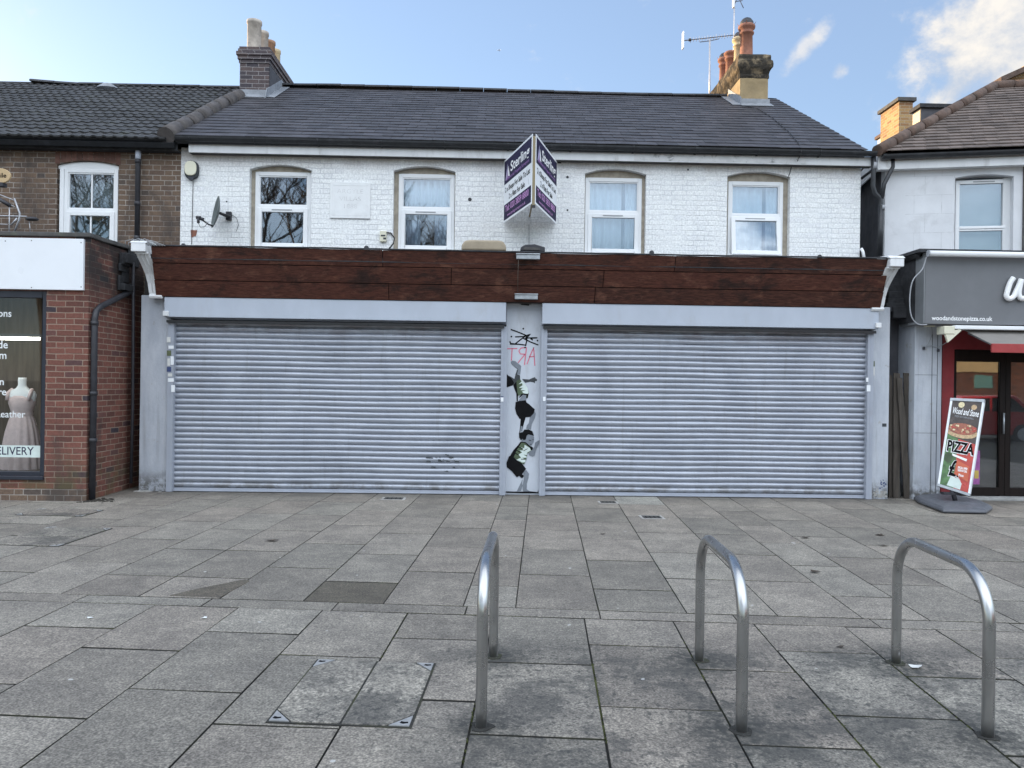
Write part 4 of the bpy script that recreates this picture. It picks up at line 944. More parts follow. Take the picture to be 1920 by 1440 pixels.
# stickers on the rails, small end clips
def quad_px(parent, pts, Y, mat, name='sticker', th=.0015, front=.0015):
    q = MB(); ps = [W(a, b_, Y) for a, b_ in pts]; q.pxz([(p_.x, p_.z) for p_ in ps], Y - front - th, Y - front); return obj(name, q, mat, parent)
YG = 10.795
for (a, b_, c_, d, mt_) in [(313, 632, 320, 642, 'cream_paper'), (316, 648, 326, 654, 'ink_white'), (313, 657, 321, 667, 'green_paper'), (314, 672, 319, 686, 'cream_paper'), (320, 668, 326, 684, 'ink_white'), (313, 688, 321, 697, 'blue_ink'), (315, 700, 323, 706, 'cream_paper'), (315, 709, 326, 716, 'ink_white'), (321, 722, 328, 735, 'ink_white'), (939, 745, 944, 753, 'ink_white'), (1018, 744, 1023, 752, 'ink_white'), (939, 743, 944, 745, 'blue_ink')]:
    quad_px(shL if a < 1000 else shR, [(a, b_), (c_, b_), (c_, d), (a, d)], YG, mt_)
for (a, b_, c_, d, mt_) in [(1633, 677, 1640, 687, 'green_paper'), (1633, 688, 1640, 704, 'cream_paper'), (1625, 722, 1632, 734, 'ink_white'), (1624, 708, 1628, 716, 'ink_white'), (1654, 794, 1662, 800, 'ink_midgrey')]:
    quad_px(rpil if a > 1632 else shR, [(a, b_), (c_, b_), (c_, d), (a, d)], YS if a > 1632 else YG, mt_)
for shx, bx, a, z_ in ((shL, bxL, 306, 584), (shR, bxR, 1640, 606)):
    q = MB(); c = W(a + 6, z_ + 4, 10.72); q.box(c.x - .04, c.x + .04, 10.69, 10.719, c.z - .035, c.z + .035); obj('end_clip', q, 'white_paint', bx, bevel=.006)
# faint scrawl on left shutter, blue splash on right pillar
q = MB()
for k in range(26):
    a = W(800 + random.uniform(0, 60), 858 + random.uniform(-7, 26) * (1 if random.random() < .5 else .3), 10.857); r = random.uniform(.005, .016)
    q.pxz([(a.x - r * 2.4, a.z - r * .5), (a.x + r * 2.2, a.z - r * .8), (a.x + r * 2, a.z + r * .3), (a.x - r * 1.6, a.z + r * .6)], 10.8575, 10.8590)
obj('faded_tag', q, 'ink_midgrey', shL)
q = MB()
for k in range(14):
    a = W(1654 + random.gauss(0, 3), 906 + random.gauss(0, 5), YS); r = random.uniform(.005, .014)
    q.pxz([(a.x + r * cos(t_) * random.uniform(.6, 1.3), a.z + r * sin(t_) * random.uniform(.6, 1.3)) for t_ in [2 * pi * i / 7 for i in range(7)]], YS - .0015 - .0002 * k, YS - .0005)
obj('paint_splash', q, 'blue_ink', rpil)
q = MB()
for k in range(26):
    a = W(1650 + random.gauss(0, 9), 926 + random.gauss(0, 4), YS); r = random.uniform(.01, .03)
    if a.x < wx(1665, YS) and a.x > wx(1636, YS): q.pxz([(a.x + r * cos(t_) * random.uniform(.6, 1.3), max(a.z + r * .7 * sin(t_), .01)) for t_ in [2 * pi * i / 7 for i in range(7)]], YS - .0012 - .00015 * k, YS - .0005)
obj('bare_plaster', q, 'rough_mortar', rpil)
# rubble at pillar feet
q = MB()
for k in range(9):
    a = G(258 + random.uniform(-6, 50), 920 + random.uniform(-1, 3)); r = random.uniform(.015, .05); a.y = min(a.y, 10.80)
    q.box(a.x - r, a.x + r, a.y - r * .6, a.y + r * .6, 0, r * .35)
tag(obj('plaster_rubble', q, 'rough_mortar', base=G(262, 921)), 'crumbled plaster lying at the foot of the left pillar', 'rubble')

# street art on the middle pillar (two children in black shorts, stencil style)
YP = YS + .05
def A7(x, y): return (940 + x / 10.29, 660 + y / 10.29)
def A8(x, y): return (940 + x / 10.29, 790 + y / 10.29)
LAY = [0]
XPA, XPB = wx(947, YP, 760) + .004, wx(1017, YP, 760) - .004
def paint(name, fn, polys, mat):
    if name == 'painted_skin' and len(polys) > 1:
        for p_ in polys: paint(name, fn, [p_], mat)
        return
    LAY[0] += 1; q = MB()
    for poly in polys:
        ps = [W(*fn(*p_), YP) for p_ in poly]
        q.pxz([(min(max(p_.x, XPA), XPB), p_.z) for p_ in ps], YP - .0008 - .0004 * LAY[0], YP - .0006)
    return obj(name, q, mat, cpil)
paint('painted_legs', A7, [[(470, 1260), (375, 1260), (360, 1440), (345, 1560), (410, 1500), (425, 1420), (450, 1330)]], 'black_ink')
paint('painted_skin', A7, [[(180, 190), (205, 165), (270, 175), (385, 270), (365, 440), (290, 430), (320, 330), (190, 230)], [(330, 945), (400, 845), (460, 815), (490, 840), (480, 935)],
                          [(640, 1140), (665, 1190), (650, 1270), (590, 1390), (570, 1500), (480, 1480), (490, 1420), (530, 1370), (550, 1250)]], 'ink_grey')
paint('painted_foot', A8, [[(355, 200), (375, 90), (410, 95), (410, 190)]], 'ink_grey')
paint('painted_shadow', A7, [[(80, 430), (110, 425), (130, 450), (190, 480), (250, 520), (270, 450), (300, 430), (360, 450), (362, 530), (300, 620), (240, 640), (160, 665), (78, 690)],
                            [(190, 235), (300, 325), (315, 330), (300, 350), (285, 400), (265, 440), (300, 440), (325, 330)],
                            [(400, 520), (540, 530), (600, 500), (650, 485), (655, 505), (690, 530), (685, 560), (655, 560), (640, 605), (620, 585), (560, 575), (460, 595), (430, 560)]], 'ink_midgrey')
paint('painted_head', A7, [[(80, 440), (120, 450), (190, 500), (215, 540), (250, 600), (200, 650), (120, 675), (78, 685)]], 'black_ink')
paint('painted_back', A7, [[(230, 640), (300, 560), (360, 700), (320, 860), (320, 950), (295, 950), (290, 800), (255, 720)]], 'black_ink')
paint('painted_shirt', A7, [[(290, 560), (360, 520), (430, 580), (500, 680), (530, 780), (510, 890), (480, 890), (480, 815), (400, 810), (335, 850), (310, 780), (300, 680)]], 'ink_green')
paint('painted_highlight', A7, [[(365, 520), (440, 590), (505, 690), (525, 780), (505, 815), (420, 790), (400, 760), (470, 740), (370, 735), (400, 700), (430, 690), (340, 690), (410, 640), (400, 600), (330, 625), (390, 570)]], 'ink_pale')
paint('painted_hem', A7, [[(350, 860), (390, 805), (500, 805), (525, 820), (500, 895), (478, 890), (488, 830), (420, 825), (345, 890)]], 'black_ink')
paint('painted_shorts', A7, [[(275, 965), (340, 945), (470, 930), (485, 970), (540, 1010), (645, 1105), (620, 1190), (560, 1250), (470, 1260), (440, 1290), (355, 1290), (290, 1190), (265, 1090)]], 'black_ink')
paint('painted_skin', A8, [[(385, 350), (410, 330), (500, 250), (600, 260), (632, 300), (625, 400), (580, 470), (545, 470), (470, 400), (390, 395)],
                          [(700, 380), (735, 360), (740, 400), (700, 480), (680, 520), (640, 660), (610, 680), (540, 660), (520, 610), (600, 560), (640, 480), (650, 410)],
                          [(420, 960), (480, 940), (535, 1010), (520, 1100), (490, 1200), (490, 1310), (560, 1355), (420, 1350), (410, 1250), (440, 1080)],
                          [(410, 1120), (400, 1180), (410, 1240), (380, 1340), (300, 1345), (360, 1220)]], 'ink_grey')
paint('painted_back', A8, [[(370, 390), (470, 400), (560, 480), (610, 510), (580, 560), (540, 540), (430, 440), (390, 440), (300, 560), (260, 700), (300, 770), (240, 800), (150, 700), (230, 560), (330, 450)]], 'black_ink')
paint('painted_shirt', A8, [[(390, 410), (460, 420), (545, 500), (585, 560), (500, 620), (480, 740), (440, 830), (380, 800), (240, 690), (300, 550)]], 'ink_green')
paint('painted_highlight', A8, [[(450, 450), (545, 510), (570, 560), (500, 600), (490, 650), (420, 640), (480, 670), (490, 700), (400, 700), (470, 740), (455, 790), (400, 790), (290, 740), (380, 700), (330, 640), (400, 600), (350, 560), (430, 560), (380, 500), (440, 520)]], 'ink_pale')
paint('painted_folds', A8, [[(430, 560), (510, 520), (500, 535), (430, 575)], [(240, 590), (340, 640), (330, 655), (235, 610)], [(280, 540), (370, 590), (360, 605), (275, 555)], [(370, 720), (470, 725), (460, 740), (380, 735)], [(330, 490), (420, 520), (410, 535), (325, 505)]], 'black_ink')
paint('painted_shorts', A8, [[(150, 670), (240, 690), (300, 750), (400, 810), (475, 915), (420, 990), (400, 1020), (440, 1050), (400, 1100), (340, 1050), (300, 1080), (200, 960), (105, 880), (100, 800)], [(575, 480), (615, 510), (595, 560), (560, 520)]], 'black_ink')
paint('painted_hair', A8, [[(340, 220), (415, 205), (440, 160), (520, 155), (600, 190), (628, 280), (590, 265), (520, 250), (490, 270), (470, 350), (430, 360), (405, 335), (375, 365), (345, 310)]], 'black_ink')
paint('painted_face', A8, [[(530, 355), (575, 365), (570, 375), (535, 368)], [(550, 435), (585, 438), (580, 446), (552, 444)], [(600, 350), (622, 345), (620, 356), (602, 360)], [(500, 440), (545, 470), (530, 475), (490, 445)]], 'black_ink')
paint('painted_shoes', A8, [[(85, 1350), (240, 1355), (400, 1355), (560, 1350), (700, 1365), (710, 1325), (715, 1385), (400, 1385), (90, 1372)]], 'black_ink')
# spray tags: strokes as thin tubes pressed against the pillar
def stroke(name, pts, r, mat, fn):
    LAY[0] += 1; q = MB()
    for ln in pts:
        P_ = [W(*fn(*p_), YP) for p_ in ln]
        for p_ in P_: p_.y = YP - .0022
        dense = []
        for a, b_ in zip(P_[:-1], P_[1:]):
            for k in range(3): dense.append(a.lerp(b_, k / 3))
        dense.append(P_[-1])
        n_ = len(dense); vs = []; 
        for i, c in enumerate(dense):
            t = (dense[min(i + 1, n_ - 1)] - dense[max(0, i - 1)]); nn = Vector((-t.z, 0, t.x)).normalized() * r
            vs += [c + nn, c - nn, c + nn + Vector((0, .001, 0)), c - nn + Vector((0, .001, 0))]
        q.add(vs, [(4 * i, 4 * i + 1, 4 * i + 5, 4 * i + 4) for i in range(n_ - 1)] + [(4 * i + 2, 4 * i + 6, 4 * i + 7, 4 * i + 3) for i in range(n_ - 1)])
    return obj(name, q, mat, cpil)
def C7(x, y): return (920 + x / 3.6, 540 + y / 3.6)
stroke('spray_tag', [[(135, 280), (165, 290), (240, 320), (245, 350), (235, 392)], [(240, 320), (200, 350), (165, 378), (135, 375), (130, 360)], [(165, 330), (220, 328), (270, 312), (235, 340)], [(220, 340), (270, 365), (322, 385)], [(232, 338), (315, 336), (265, 340), (285, 352)], [(130, 378), (190, 380), (232, 385)]], .0090, 'black_ink', C7)
dots = MB()
for dx_, dz_ in ((220, 275), (140, 328), (316, 355), (232, 402)):
    c = W(*C7(dx_, dz_), YP); dots.pxz([(c.x + .013 * cos(2 * pi * k / 9), c.z + .013 * sin(2 * pi * k / 9)) for k in range(9)], YP - .003, YP - .001)
obj('spray_dots', dots, 'black_ink', cpil)
stroke('spray_lettering', [[(108, 410), (180, 408)], [(145, 408), (140, 490)], [(242, 400), (228, 520)], [(240, 402), (205, 405), (190, 425), (200, 445), (232, 447)], [(232, 447), (185, 505)], [(298, 525), (290, 400), (265, 460), (245, 515)], [(258, 465), (296, 462)]], .0075, 'pink_spray', C7)
stroke('dark_smear', [[(195, 103), (225, 108), (275, 106)], [(205, 110), (260, 116)]], .010, 'ink_midgrey', C7)

# sign brackets
def sbr(pa, pb, ya, yb, t, label):
    x0, x1 = wx(pa, 10.4, 480), wx(pb, 10.4, 480); z = W((pa + pb) / 2, (ya + yb) / 2, 10.42).z; Y = 10.45 if t > .5 else 10.70
    q = MB(); h = .036; q.box(x0, x1, Y - .09, Y - .02, z - h, z + h); q.box(x0 - .004, x1 + .004, Y - .105, Y - .0905, z + h - .012, z + h + .004); q.box(x0 + .03, x1 - .03, Y - .0199, Y + .0 + (.03 if t < .5 else .05), z - h * .5, z + h * .5)
    tag(obj('sign_bracket', q, 'dull_steel', base=((x0 + x1) / 2, Y, z), bevel=.004), label, 'bracket', 'metal channel brackets on the timber fascia')
sbr(968, 1012, 477, 487, 1, 'dull metal channel bracket at the top of the fascia, above the pillar')
sbr(967, 1011, 547, 559, 0, 'dull metal channel bracket at the foot of the fascia, above the pillar')
q = MB(); q.tube([W(972, 487, 10.37), W(971, 520, 10.46), W(971, 548, 10.60)], .004, 6); tag(obj('cable', q, 'weathered_wood', base=W(971, 548, 10.6)), 'thin wire joining the two fascia brackets', 'cable')
# lamp on top of fascia
c = W(998, 466, 10.6); L_ = thing('floodlight', 'dark floodlight lying on top of the fascia below the sale board', 'lamp', c)
q = MB(); q.prism([(c.x - .17, c.z - .05), (c.x + .17, c.z - .06), (c.x + .17, c.z + .005), (c.x + .03, c.z + .045), (c.x - .10, c.z + .035), (c.x - .16, c.z)], lambda p_, t: (p_[0], t, p_[1]), 10.5, 10.75); obj('housing', q, 'black_iron', L_, bevel=.01)
q = MB(); q.pxz([(c.x - .13, c.z - .035), (c.x + .10, c.z - .04), (c.x + .10, c.z - .005), (c.x - .11, c.z)], 10.49, 10.499); obj('lens', q, 'coping', L_)
# beige lid
c = W(904, 463, 10.8); q = MB(); a_, b_ = wx(862, 10.8), wx(946, 10.8); zt_ = W(904, 454, 10.8).z
q.pxz([(a_, zt_ - .15), (b_, zt_ - .15), (b_ - .01, zt_ - .07), (b_ - .05, zt_ - .012), (b_ - .12, zt_), (a_ + .12, zt_), (a_ + .05, zt_ - .012), (a_ + .01, zt_ - .07)], 10.62, 10.95)
tag(obj('plastic_tub', q, 'beige_plastic', base=(c.x, 10.8, zt_ - .15), bevel=.03, seg=4), 'beige rounded plastic tub on the flat roof behind the fascia', 'tub')
# tarpaulin clips on the top edge
for qx, qy in ((344, 460), (687, 464), (1222, 473), (1537, 481)):
    c = W(qx, qy, 10.5); q = MB(); q.lathe([(.035, -.02), (.03, .01), (.015, .024), (.001, .026)], (c.x, c.y, c.z), 8)
    tag(obj('felt_lump', q, 'bitumen', base=c), 'small black felt lump on the fascia top at ' + {344: 'its left end', 687: 'the second window from the left', 1222: 'the third window', 1537: 'its right end'}[qx], 'lump', 'felt lumps along the fascia')

# ------------------------------------------------------------------ estate agent's board
tip = W(1001, 382, 10.14); SB = thing('sale_board', 'v-shaped purple and white estate agent board projecting from the white wall', 'sign', (tip.x, YW, 3.94))
ztop, zbot = W(998, 251, 10.14).z, W(997, 382, 10.14).z
def panel(inner_px, outer_px, side):
    I = W(inner_px, 316, 10.14); O = W(outer_px, 361, 11.40)
    I.z = O.z = 0
    left = side < 0
    u = (I - O).normalized() if left else (O - I).normalized(); org = O if left else I; wd = (I - O).length
    nn = u.cross(Vector((0, 0, 1)))          # outward
    def P_(s, z, d=0): return org + u * s + Vector((0, 0, zbot + z)) + nn * d
    Hh = ztop - zbot
    q = MB(); q.slabquad([P_(0, 0, -.006), P_(wd, 0, -.006), P_(wd, Hh, -.006), P_(0, Hh, -.006)], nn * .006); pn = obj('panel', q, 'white_sign', SB)
    def rect(s0, s1, z0, z1, mat, d=.001, name='print_band'):
        r = MB(); r.slabquad([P_(s0, z0, .0002), P_(s1, z0, .0002), P_(s1, z1, .0002), P_(s0, z1, .0002)], nn * d); obj(name, r, mat, pn)
    m_ = .028
    rect(m_, wd - m_, Hh * .60, Hh - m_, 'navy'); rect(m_, wd - m_, m_, Hh * .275, 'navy')
    def tx(s, size, s0, z, mat, align='LEFT', bold=0.0, wd_=None, name='lettering', ln=1.0):
        r = MB(); text_mb(r, s, size, P_(s0, z, .0015), u, (0, 0, 1), align, bold, .0008, width=wd_); obj(name, r, mat, pn)
    tx('Sterling', .20, .335, Hh * .735, 'white_letter', bold=.0035, wd_=.86)
    tx('Commercial Property Surveyors', .062, .12, Hh * .645, 'violet_text', wd_=1.06, bold=.0008)
    tx('2 x Shops For Sale To Let', .105, .08, Hh * .465, 'black_ink', wd_=wd - .16, bold=.0018)
    tx('2 x Flats For Sale', .105, .27, Hh * .325, 'black_ink', wd_=.74, bold=.0018)
    tx('Tel: 020 3859 8800', .125, .10, Hh * .155, 'pink_text', wd_=wd - .22, bold=.003)
    tx('www.sterling-surveyors.co.uk', .058, .20, Hh * .065, 'pink_text', wd_=.85, bold=.0006)
    for (pts, mt_) in (([(.09, .655), (.19, .90), (.20, .68)], 'lilac'), ([(.20, .70), (.235, .86), (.30, .68)], 'white_letter'), ([(.13, .655), (.21, .80), (.24, .665)], 'violet_text')):
        r = MB(); ps = [P_(a, Hh * b_, .0014) for a, b_ in pts]; r.add(ps + [p_ + nn * .0006 for p_ in ps], [(0, 1, 2), (5, 4, 3), (0, 3, 4, 1), (1, 4, 5, 2), (2, 5, 3, 0)]); obj('logo_sail', r, mt_, pn)
    return P_
panel(997.5, 944.5, -1); panel(1004.5, 1044, 1)
q = MB(); q.box(tip.x - .022, tip.x + .022, 10.165, 10.21, zbot - .01, ztop - .02); obj('post', q, 'timber', SB)
q = MB(); q.box(tip.x - .02, tip.x + .02, 10.164, 10.205, zbot - .04, zbot - .011); q.box(tip.x - .02, tip.x + .02, 10.164, 10.205, ztop - .019, ztop + .01); obj('bracket', q, 'black_iron', SB)
q = MB()
for z in (zbot + .12, ztop - .12): q.tube([(tip.x, 10.2, z), (tip.x, YW, z)], .012, 6)
obj('stay', q, 'timber', SB)
q = MB(); q.tube([W(992, 421, YW - .01), W(992, 465, YW - .01)], .004, 6); tag(obj('cable', q, 'cable_grey', base=W(992, 465, YW - .01)), 'thin cable hanging down the white wall below the sale board', 'cable')

# ------------------------------------------------------------------ bits on the white wall
c = W(361, 320, YW); AB = thing('alarm_box', 'cream oval alarm box at the upper left corner of the white wall', 'alarm', (c.x, YW, c.z))
def ell(cx, cz, rx, rz, n_=24, p=2.6): return [(cx + rx * abs(cos(a)) ** (2 / p) * (1 if cos(a) >= 0 else -1), cz + rz * abs(sin(a)) ** (2 / p) * (1 if sin(a) >= 0 else -1)) for a in [2 * pi * k / n_ for k in range(n_)]]
q = MB(); q.pxz(ell(c.x, c.z, .105, .135), YW - .05, YW - .001); obj('case', q, 'ink_midgrey', AB, bevel=.012)
q = MB(); q.pxz(ell(c.x - .006, c.z + .018, .088, .108), YW - .075, YW - .0505); obj('cover', q, 'cream_plastic', AB, bevel=.015, seg=3)
q = MB(); q.pxz([(c.x - .055, c.z - .10), (c.x + .055, c.z - .10), (c.x + .03, c.z - .15), (c.x, c.z - .165), (c.x - .03, c.z - .15)], YW - .06, YW - .0505); obj('foot', q, 'blue_frame', AB)
q = MB(); q.tube([W(362, 340, YW - .008), W(361, 380, YW - .008), W(360, 430, YW - .008), W(359, 458, YW - .008)], .004, 6); tag(obj('cable', q, 'cable_black', base=W(359, 458, YW)), 'thin black wire running down from the oval alarm box', 'cable')
# satellite dish
c = W(406, 398, 11.18); D_ = thing('satellite_dish', 'grey satellite dish bolted to the white wall, facing left', 'satellite dish', (c.x, YW, c.z))
nrm = Vector((-.86, -.48, .16)).normalized(); ux = nrm.cross(Vector((0, 0, 1))).normalized(); uz = ux.cross(nrm)
if uz.z < 0: uz = -uz
vs = []; rings = 9; sg_ = 28
for side in (0, .006):
    for i in range(rings + 1):
        rr = i / rings
        for k in range(sg_):
            a = 2 * pi * k / sg_; p_ = c + (ux * cos(a) * .215 + uz * sin(a) * .235) * rr + nrm * (.05 * rr * rr - .03 - side); vs.append(p_)
fs = []
N = (rings + 1) * sg_
for i in range(rings):
    for k in range(sg_):
        a, b_ = i * sg_ + k, i * sg_ + (k + 1) % sg_; fs += [(a, b_, b_ + sg_, a + sg_), (N + a, N + a + sg_, N + b_ + sg_, N + b_)]
for k in range(sg_): a, b_ = rings * sg_ + k, rings * sg_ + (k + 1) % sg_; fs.append((a, b_, N + b_, N + a))
q = MB(); q.add(vs, fs, True); obj('dish', q, 'dish_grey', D_)
lnb = W(372, 409, 10.95)
q = MB(); q.tube([c - uz * .21 + nrm * .01, c - uz * .20 + nrm * .08, lnb + Vector((.02, 0, 0))], .011, 8); obj('feed_arm', q, 'black_iron', D_)
q = MB(); q.tube([lnb + Vector((0, 0, -.0)) - nrm * .02, lnb - nrm * .075], .024, 10); q.tube([lnb, lnb + Vector((0, 0, -.07))], .02, 8); q.tube([lnb + Vector((-.03, 0, .01)), lnb + Vector((.03, 0, .01))], .022, 8); obj('receiver', q, 'black_iron', D_)
q = MB(); q.tube([c - nrm * .03, c - nrm * .10 + Vector((.02, .05, 0)), Vector((c.x + .12, YW - .01, c.z))], .016, 8); q.box(c.x + .06, c.x + .13, YW - .06, YW - .001, c.z - .06, c.z + .06); q.tube([c - nrm * .05, Vector((c.x + .10, YW - .03, c.z - .02))], .022, 8); obj('wall_mount', q, 'black_iron', D_)
q = MB(); q.tube([lnb + Vector((0, 0, -.07)), lnb + Vector((.03, 0, -.13)), lnb + Vector((.09, 0, -.12)), lnb + Vector((.13, .02, -.05))], .004, 6); q.tube([Vector((c.x + .12, YW - .01, c.z + .03)), Vector((c.x + .20, YW - .01, c.z - .02)), Vector((c.x + .23, YW - .01, c.z - .12)), Vector((c.x + .20, YW - .01, c.z - .22))], .003, 6); obj('lead_cable', q, 'cable_black', D_)
# junction box
c = W(719, 444, YW); JB = thing('junction_box', 'small cream junction box beside the second window', 'junction box', (c.x, YW, c.z))
q = MB(); q.box(c.x - .048, c.x + .048, YW - .05, YW - .001, c.z - .08, c.z + .08); obj('case', q, 'cream_plastic', JB, bevel=.008)
q = MB(); q.box(c.x - .03, c.x + .035, YW - .056, YW - .0505, c.z - .0, c.z + .02); q.box(c.x + .005, c.x + .045, YW - .056, YW - .0505, c.z - .045, c.z - .02); obj('grille', q, 'ink_midgrey', JB)
q = MB(); q.tube([Vector((c.x + .048, YW - .02, c.z + .06)), Vector((c.x + .11, YW - .02, c.z + .055)), Vector((c.x + .165, YW - .02, c.z - .02)), Vector((c.x + .15, YW - .02, c.z - .10)), Vector((c.x + .08, YW - .02, c.z - .19))], .010, 8); obj('flex', q, 'cable_black', JB)
# roof cable at the right
q = MB(); base_pts = [(1392, 198), (1420, 203), (1450, 222), (1480, 248), (1497, 268)]; pts = []
for a, b_ in base_pts:
    d = ray(a, b_); t_ = (EZ - SL * EY - EYE + .035) / (d.z - SL * d.y); pts.append(Vector((0, 0, EYE)) + d * t_)
pts += [W(1503, 285, 11.15), W(1495, 302, 11.31), W(1484, 312, YW - .02), W(1481, 325, YW - .01), W(1477, 333, YW + .01)]
q.tube(pts, .006, 6); tag(obj('cable', q, 'cable_black', base=pts[0]), 'black cable looping down the slates from the right chimney to the last window', 'cable')
# white overflow pipe
q = MB(); q.tube([W(1615, 466, 11.4), W(1618, 472, 11.38), W(1621, 487, 11.36)], .022, 10); tag(obj('overflow_pipe', q, 'upvc', base=W(1621, 487, 11.36)), 'short white plastic pipe stub at the right end of the fascia', 'pipe')

# aerials
mst = W(1331, 170, 15.6); A1 = thing('tv_aerial', 'long yagi aerial with white reflector beside the right chimney', 'aerial', (mst.x, 15.6, RZ - .3), 'television aerials')
top = W(1331, 73, 15.6)
q = MB(); q.tube([(mst.x, 15.6, RZ - .35), top], .016, 8); q.tube([(mst.x - .0, 15.6, 7.42), (mst.x + .02, 15.6, 7.5)], .045, 8); obj('mast', q, 'aerial_metal', A1)
bl, br_ = W(1283, 76, 15.3), W(1374, 66, 16.2)
q = MB(); q.tube([bl, br_], .010, 8); q.tube([W(1312, 77, 15.6) + Vector((0, 0, -.02)), top + Vector((0, 0, -.04)), W(1348, 71, 15.7) + Vector((0, 0, -.02))], .008, 6); obj('boom', q, 'aerial_dark', A1)
q = MB()
for k in range(15):
    p_ = bl.lerp(br_, .12 + .88 * k / 15); dd = .045 + (.015 if k % 3 == 0 else 0); q.tube([p_ + Vector((0, 0, -dd)), p_ + Vector((0, 0, dd))], .005, 5)
obj('element', q, 'aerial_metal', A1)
q = MB(); q.box(bl.x - .035, bl.x - .015, bl.y - .06, bl.y + .06, bl.z - .165, bl.z + .165); obj('reflector', q, 'upvc', A1)
q = MB(); p_ = bl.lerp(br_, .11); q.lathe([(.001, -.03), (.03, -.02), (.03, .02), (.001, .03)], p_, 10); obj('dipole_box', q, 'black_iron', A1)
p0, p1 = W(1376, 52, 16.05), W(1378, -40, 16.05); A2 = thing('tv_aerial', 'aerial mast cut off by the top of the picture, behind the orange chimney pots', 'aerial', (p0.x, 16.05, 7.7), 'television aerials')
q = MB(); q.tube([(p0.x, 16.05, 7.7), p1], .014, 8); obj('mast', q, 'aerial_metal', A2)
q = MB(); q.box(p1.x - .035, p1.x - .01, 16.0, 16.1, W(1376, 14, 16.05).z, W(1376, -30, 16.05).z); obj('reflector', q, 'upvc', A2)
q = MB(); q.tube([W(1378, 3, 16.05), W(1392, 1, 15.9)], .008, 6); q.tube([W(1387, 0, 15.95), W(1394, 15, 15.9)], .008, 6); q.tube([W(1378, 8, 16.05), W(1384, -10, 16.0)], .006, 6); obj('boom', q, 'aerial_dark', A2)

# ------------------------------------------------------------------ left neighbour (dark brick house)
LH = thing('brick_house', 'old dark brick terrace house with a tiled roof, adjoining on the left', 'house', (-7, YW, 0))
xa, xb = wx(106, YW, 380), wx(222, YW, 380)
wl = MB(); front_wall(wl, -30, XL - .001, 0.0, 4.97, YW, YW + .22, [(xa, xb, 3.40, W(165, 309, YW).z, .06)])
wl.box(-30, -29.8, YW + .22, 18.7, 0, 5.0); wl.box(-29.8, XL - .001, 18.48, 18.7, 0, 4.95)
obj('wall', wl, 'old_brick', LH)
ar = MB()
for k in range(12):
    x = xa - .03 + k * (xb - xa + .06) / 12; ar_z = W(165, 309, YW).z + .062 - .06 * ((k - 5.5) / 6) ** 2
    ar.box(x + .004, x + (xb - xa + .06) / 12 - .004, YW - .003, YW + .05, ar_z, ar_z + .17)
obj('brick_arch', ar, 'rubbed_brick', LH)
yf = YW + .03; za = W(165, 317, yf).z; fxa, fxb = wx(112, yf, 380), wx(221, yf, 380)
fb2 = MB(); art = arch_pts(xa + .001, xb - .001, W(165, 309, YW).z - .004, .058)
for p0, p1 in zip(art[:-1], art[1:]): fb2.pxz([(p0[0], za + .001), (p1[0], za + .001), p1, p0], yf + .01, yf + .06)
obj('window_filler', fb2, 'upvc', LH)
sd = MB(); sd.box(fxa, fxa + .06, yf - .01, yf + .07, 3.42, za); obj('frame_upright', sd, 'upvc', LH, bevel=.005)
wl_ = window(LH, fxa + .061, fxb, 3.42, za, yf, vent=False, glazing_bars=True, split=.50); q = MB(); q.box(fxa + .07, fxb, yf + .16, yf + .165, 3.42, za); obj('blind', q, 'interior_blind', wl_)
it = MB(); it.box(-9, -4.95, 14.0, 14.05, 3.0, 5); it.box(-9, -4.95, YW + .221, 14.0, 3.2, 3.25); obj('interior_lining', it, 'interior_grey', LH)
# tiled roof (rolled concrete tiles)
mb = MB(); g_ = .235; up_ = Vector((0, 1, SL)).normalized(); nn = Vector((0, -SL, 1)).normalized(); L = sqrt((RY - EY) ** 2 * (1 + SL * SL)); x0, x1 = -16.0, XL - .10
base = Vector((0, EY - .03, EZ - .06)); nr = int(L / g_) + 1; step = .15 / 6; nc = int((x1 - x0) / step)
for k in range(nr):
    s0 = k * g_; s1 = min(s0 + g_ * 1.08, L + .02); vs = []; sx = random.uniform(-.01, .01)
    for i in range(nc + 1):
        x = x0 + i * step; h = .016 * max(0, sin(2 * pi * (x + sx) / .15)) ** .7 + .003 * sin(x * 3.1 + k)
        tile_j = .003 * sin(floor(x / .3) * 12.9898 + k * 78.2)
        e = .006 * sin(floor(x / .3) * 4.1 + k * 7.7)
        A_ = base + up_ * (s0 + e) + nn * (h + .028 + tile_j) + Vector((x, 0, 0)); B_ = base + up_ * s1 + nn * (h + .006) + Vector((x, 0, 0)); C_ = base + up_ * (s0 + e) + nn * (h + .004) + Vector((x, 0, 0))
        vs += [C_, A_, B_]
    fs = []
    for i in range(nc): a = 3 * i; b_ = a + 3; fs += [(a, b_, b_ + 1, a + 1), (a + 1, b_ + 1, b_ + 2, a + 2)]
    mb.add(vs, fs, False)
lro = obj('roof', mb, 'concrete_tile', LH)
q = MB(); q.pyz([(EY + .0, EZ - .10), (RY, RZ - .10), (18.8, EZ - .10), (18.8, EZ - .18), (RY, RZ - .2), (EY + .05, EZ - .16)], -30, XL - .02); obj('roof_deck', q, 'black_plastic', lro)
q = MB(); q.slabquad([(-30, RY, RZ - .02), (XL - .02, RY, RZ - .02), (XL - .02, 18.9, EZ - .05), (-30, 18.9, EZ - .05)], (0, 0, .025)); obj('rear_slope', q, 'concrete_tile', lro)
ridge(-9.0, -4.85, RY, lambda x: RZ - .055 + (.07 * max(0, (-8.2 - x)) if x < -8.2 else 0), lro)
ridge(-16.0, -9.02, RY, lambda x: RZ - .10, lro)
q = MB()
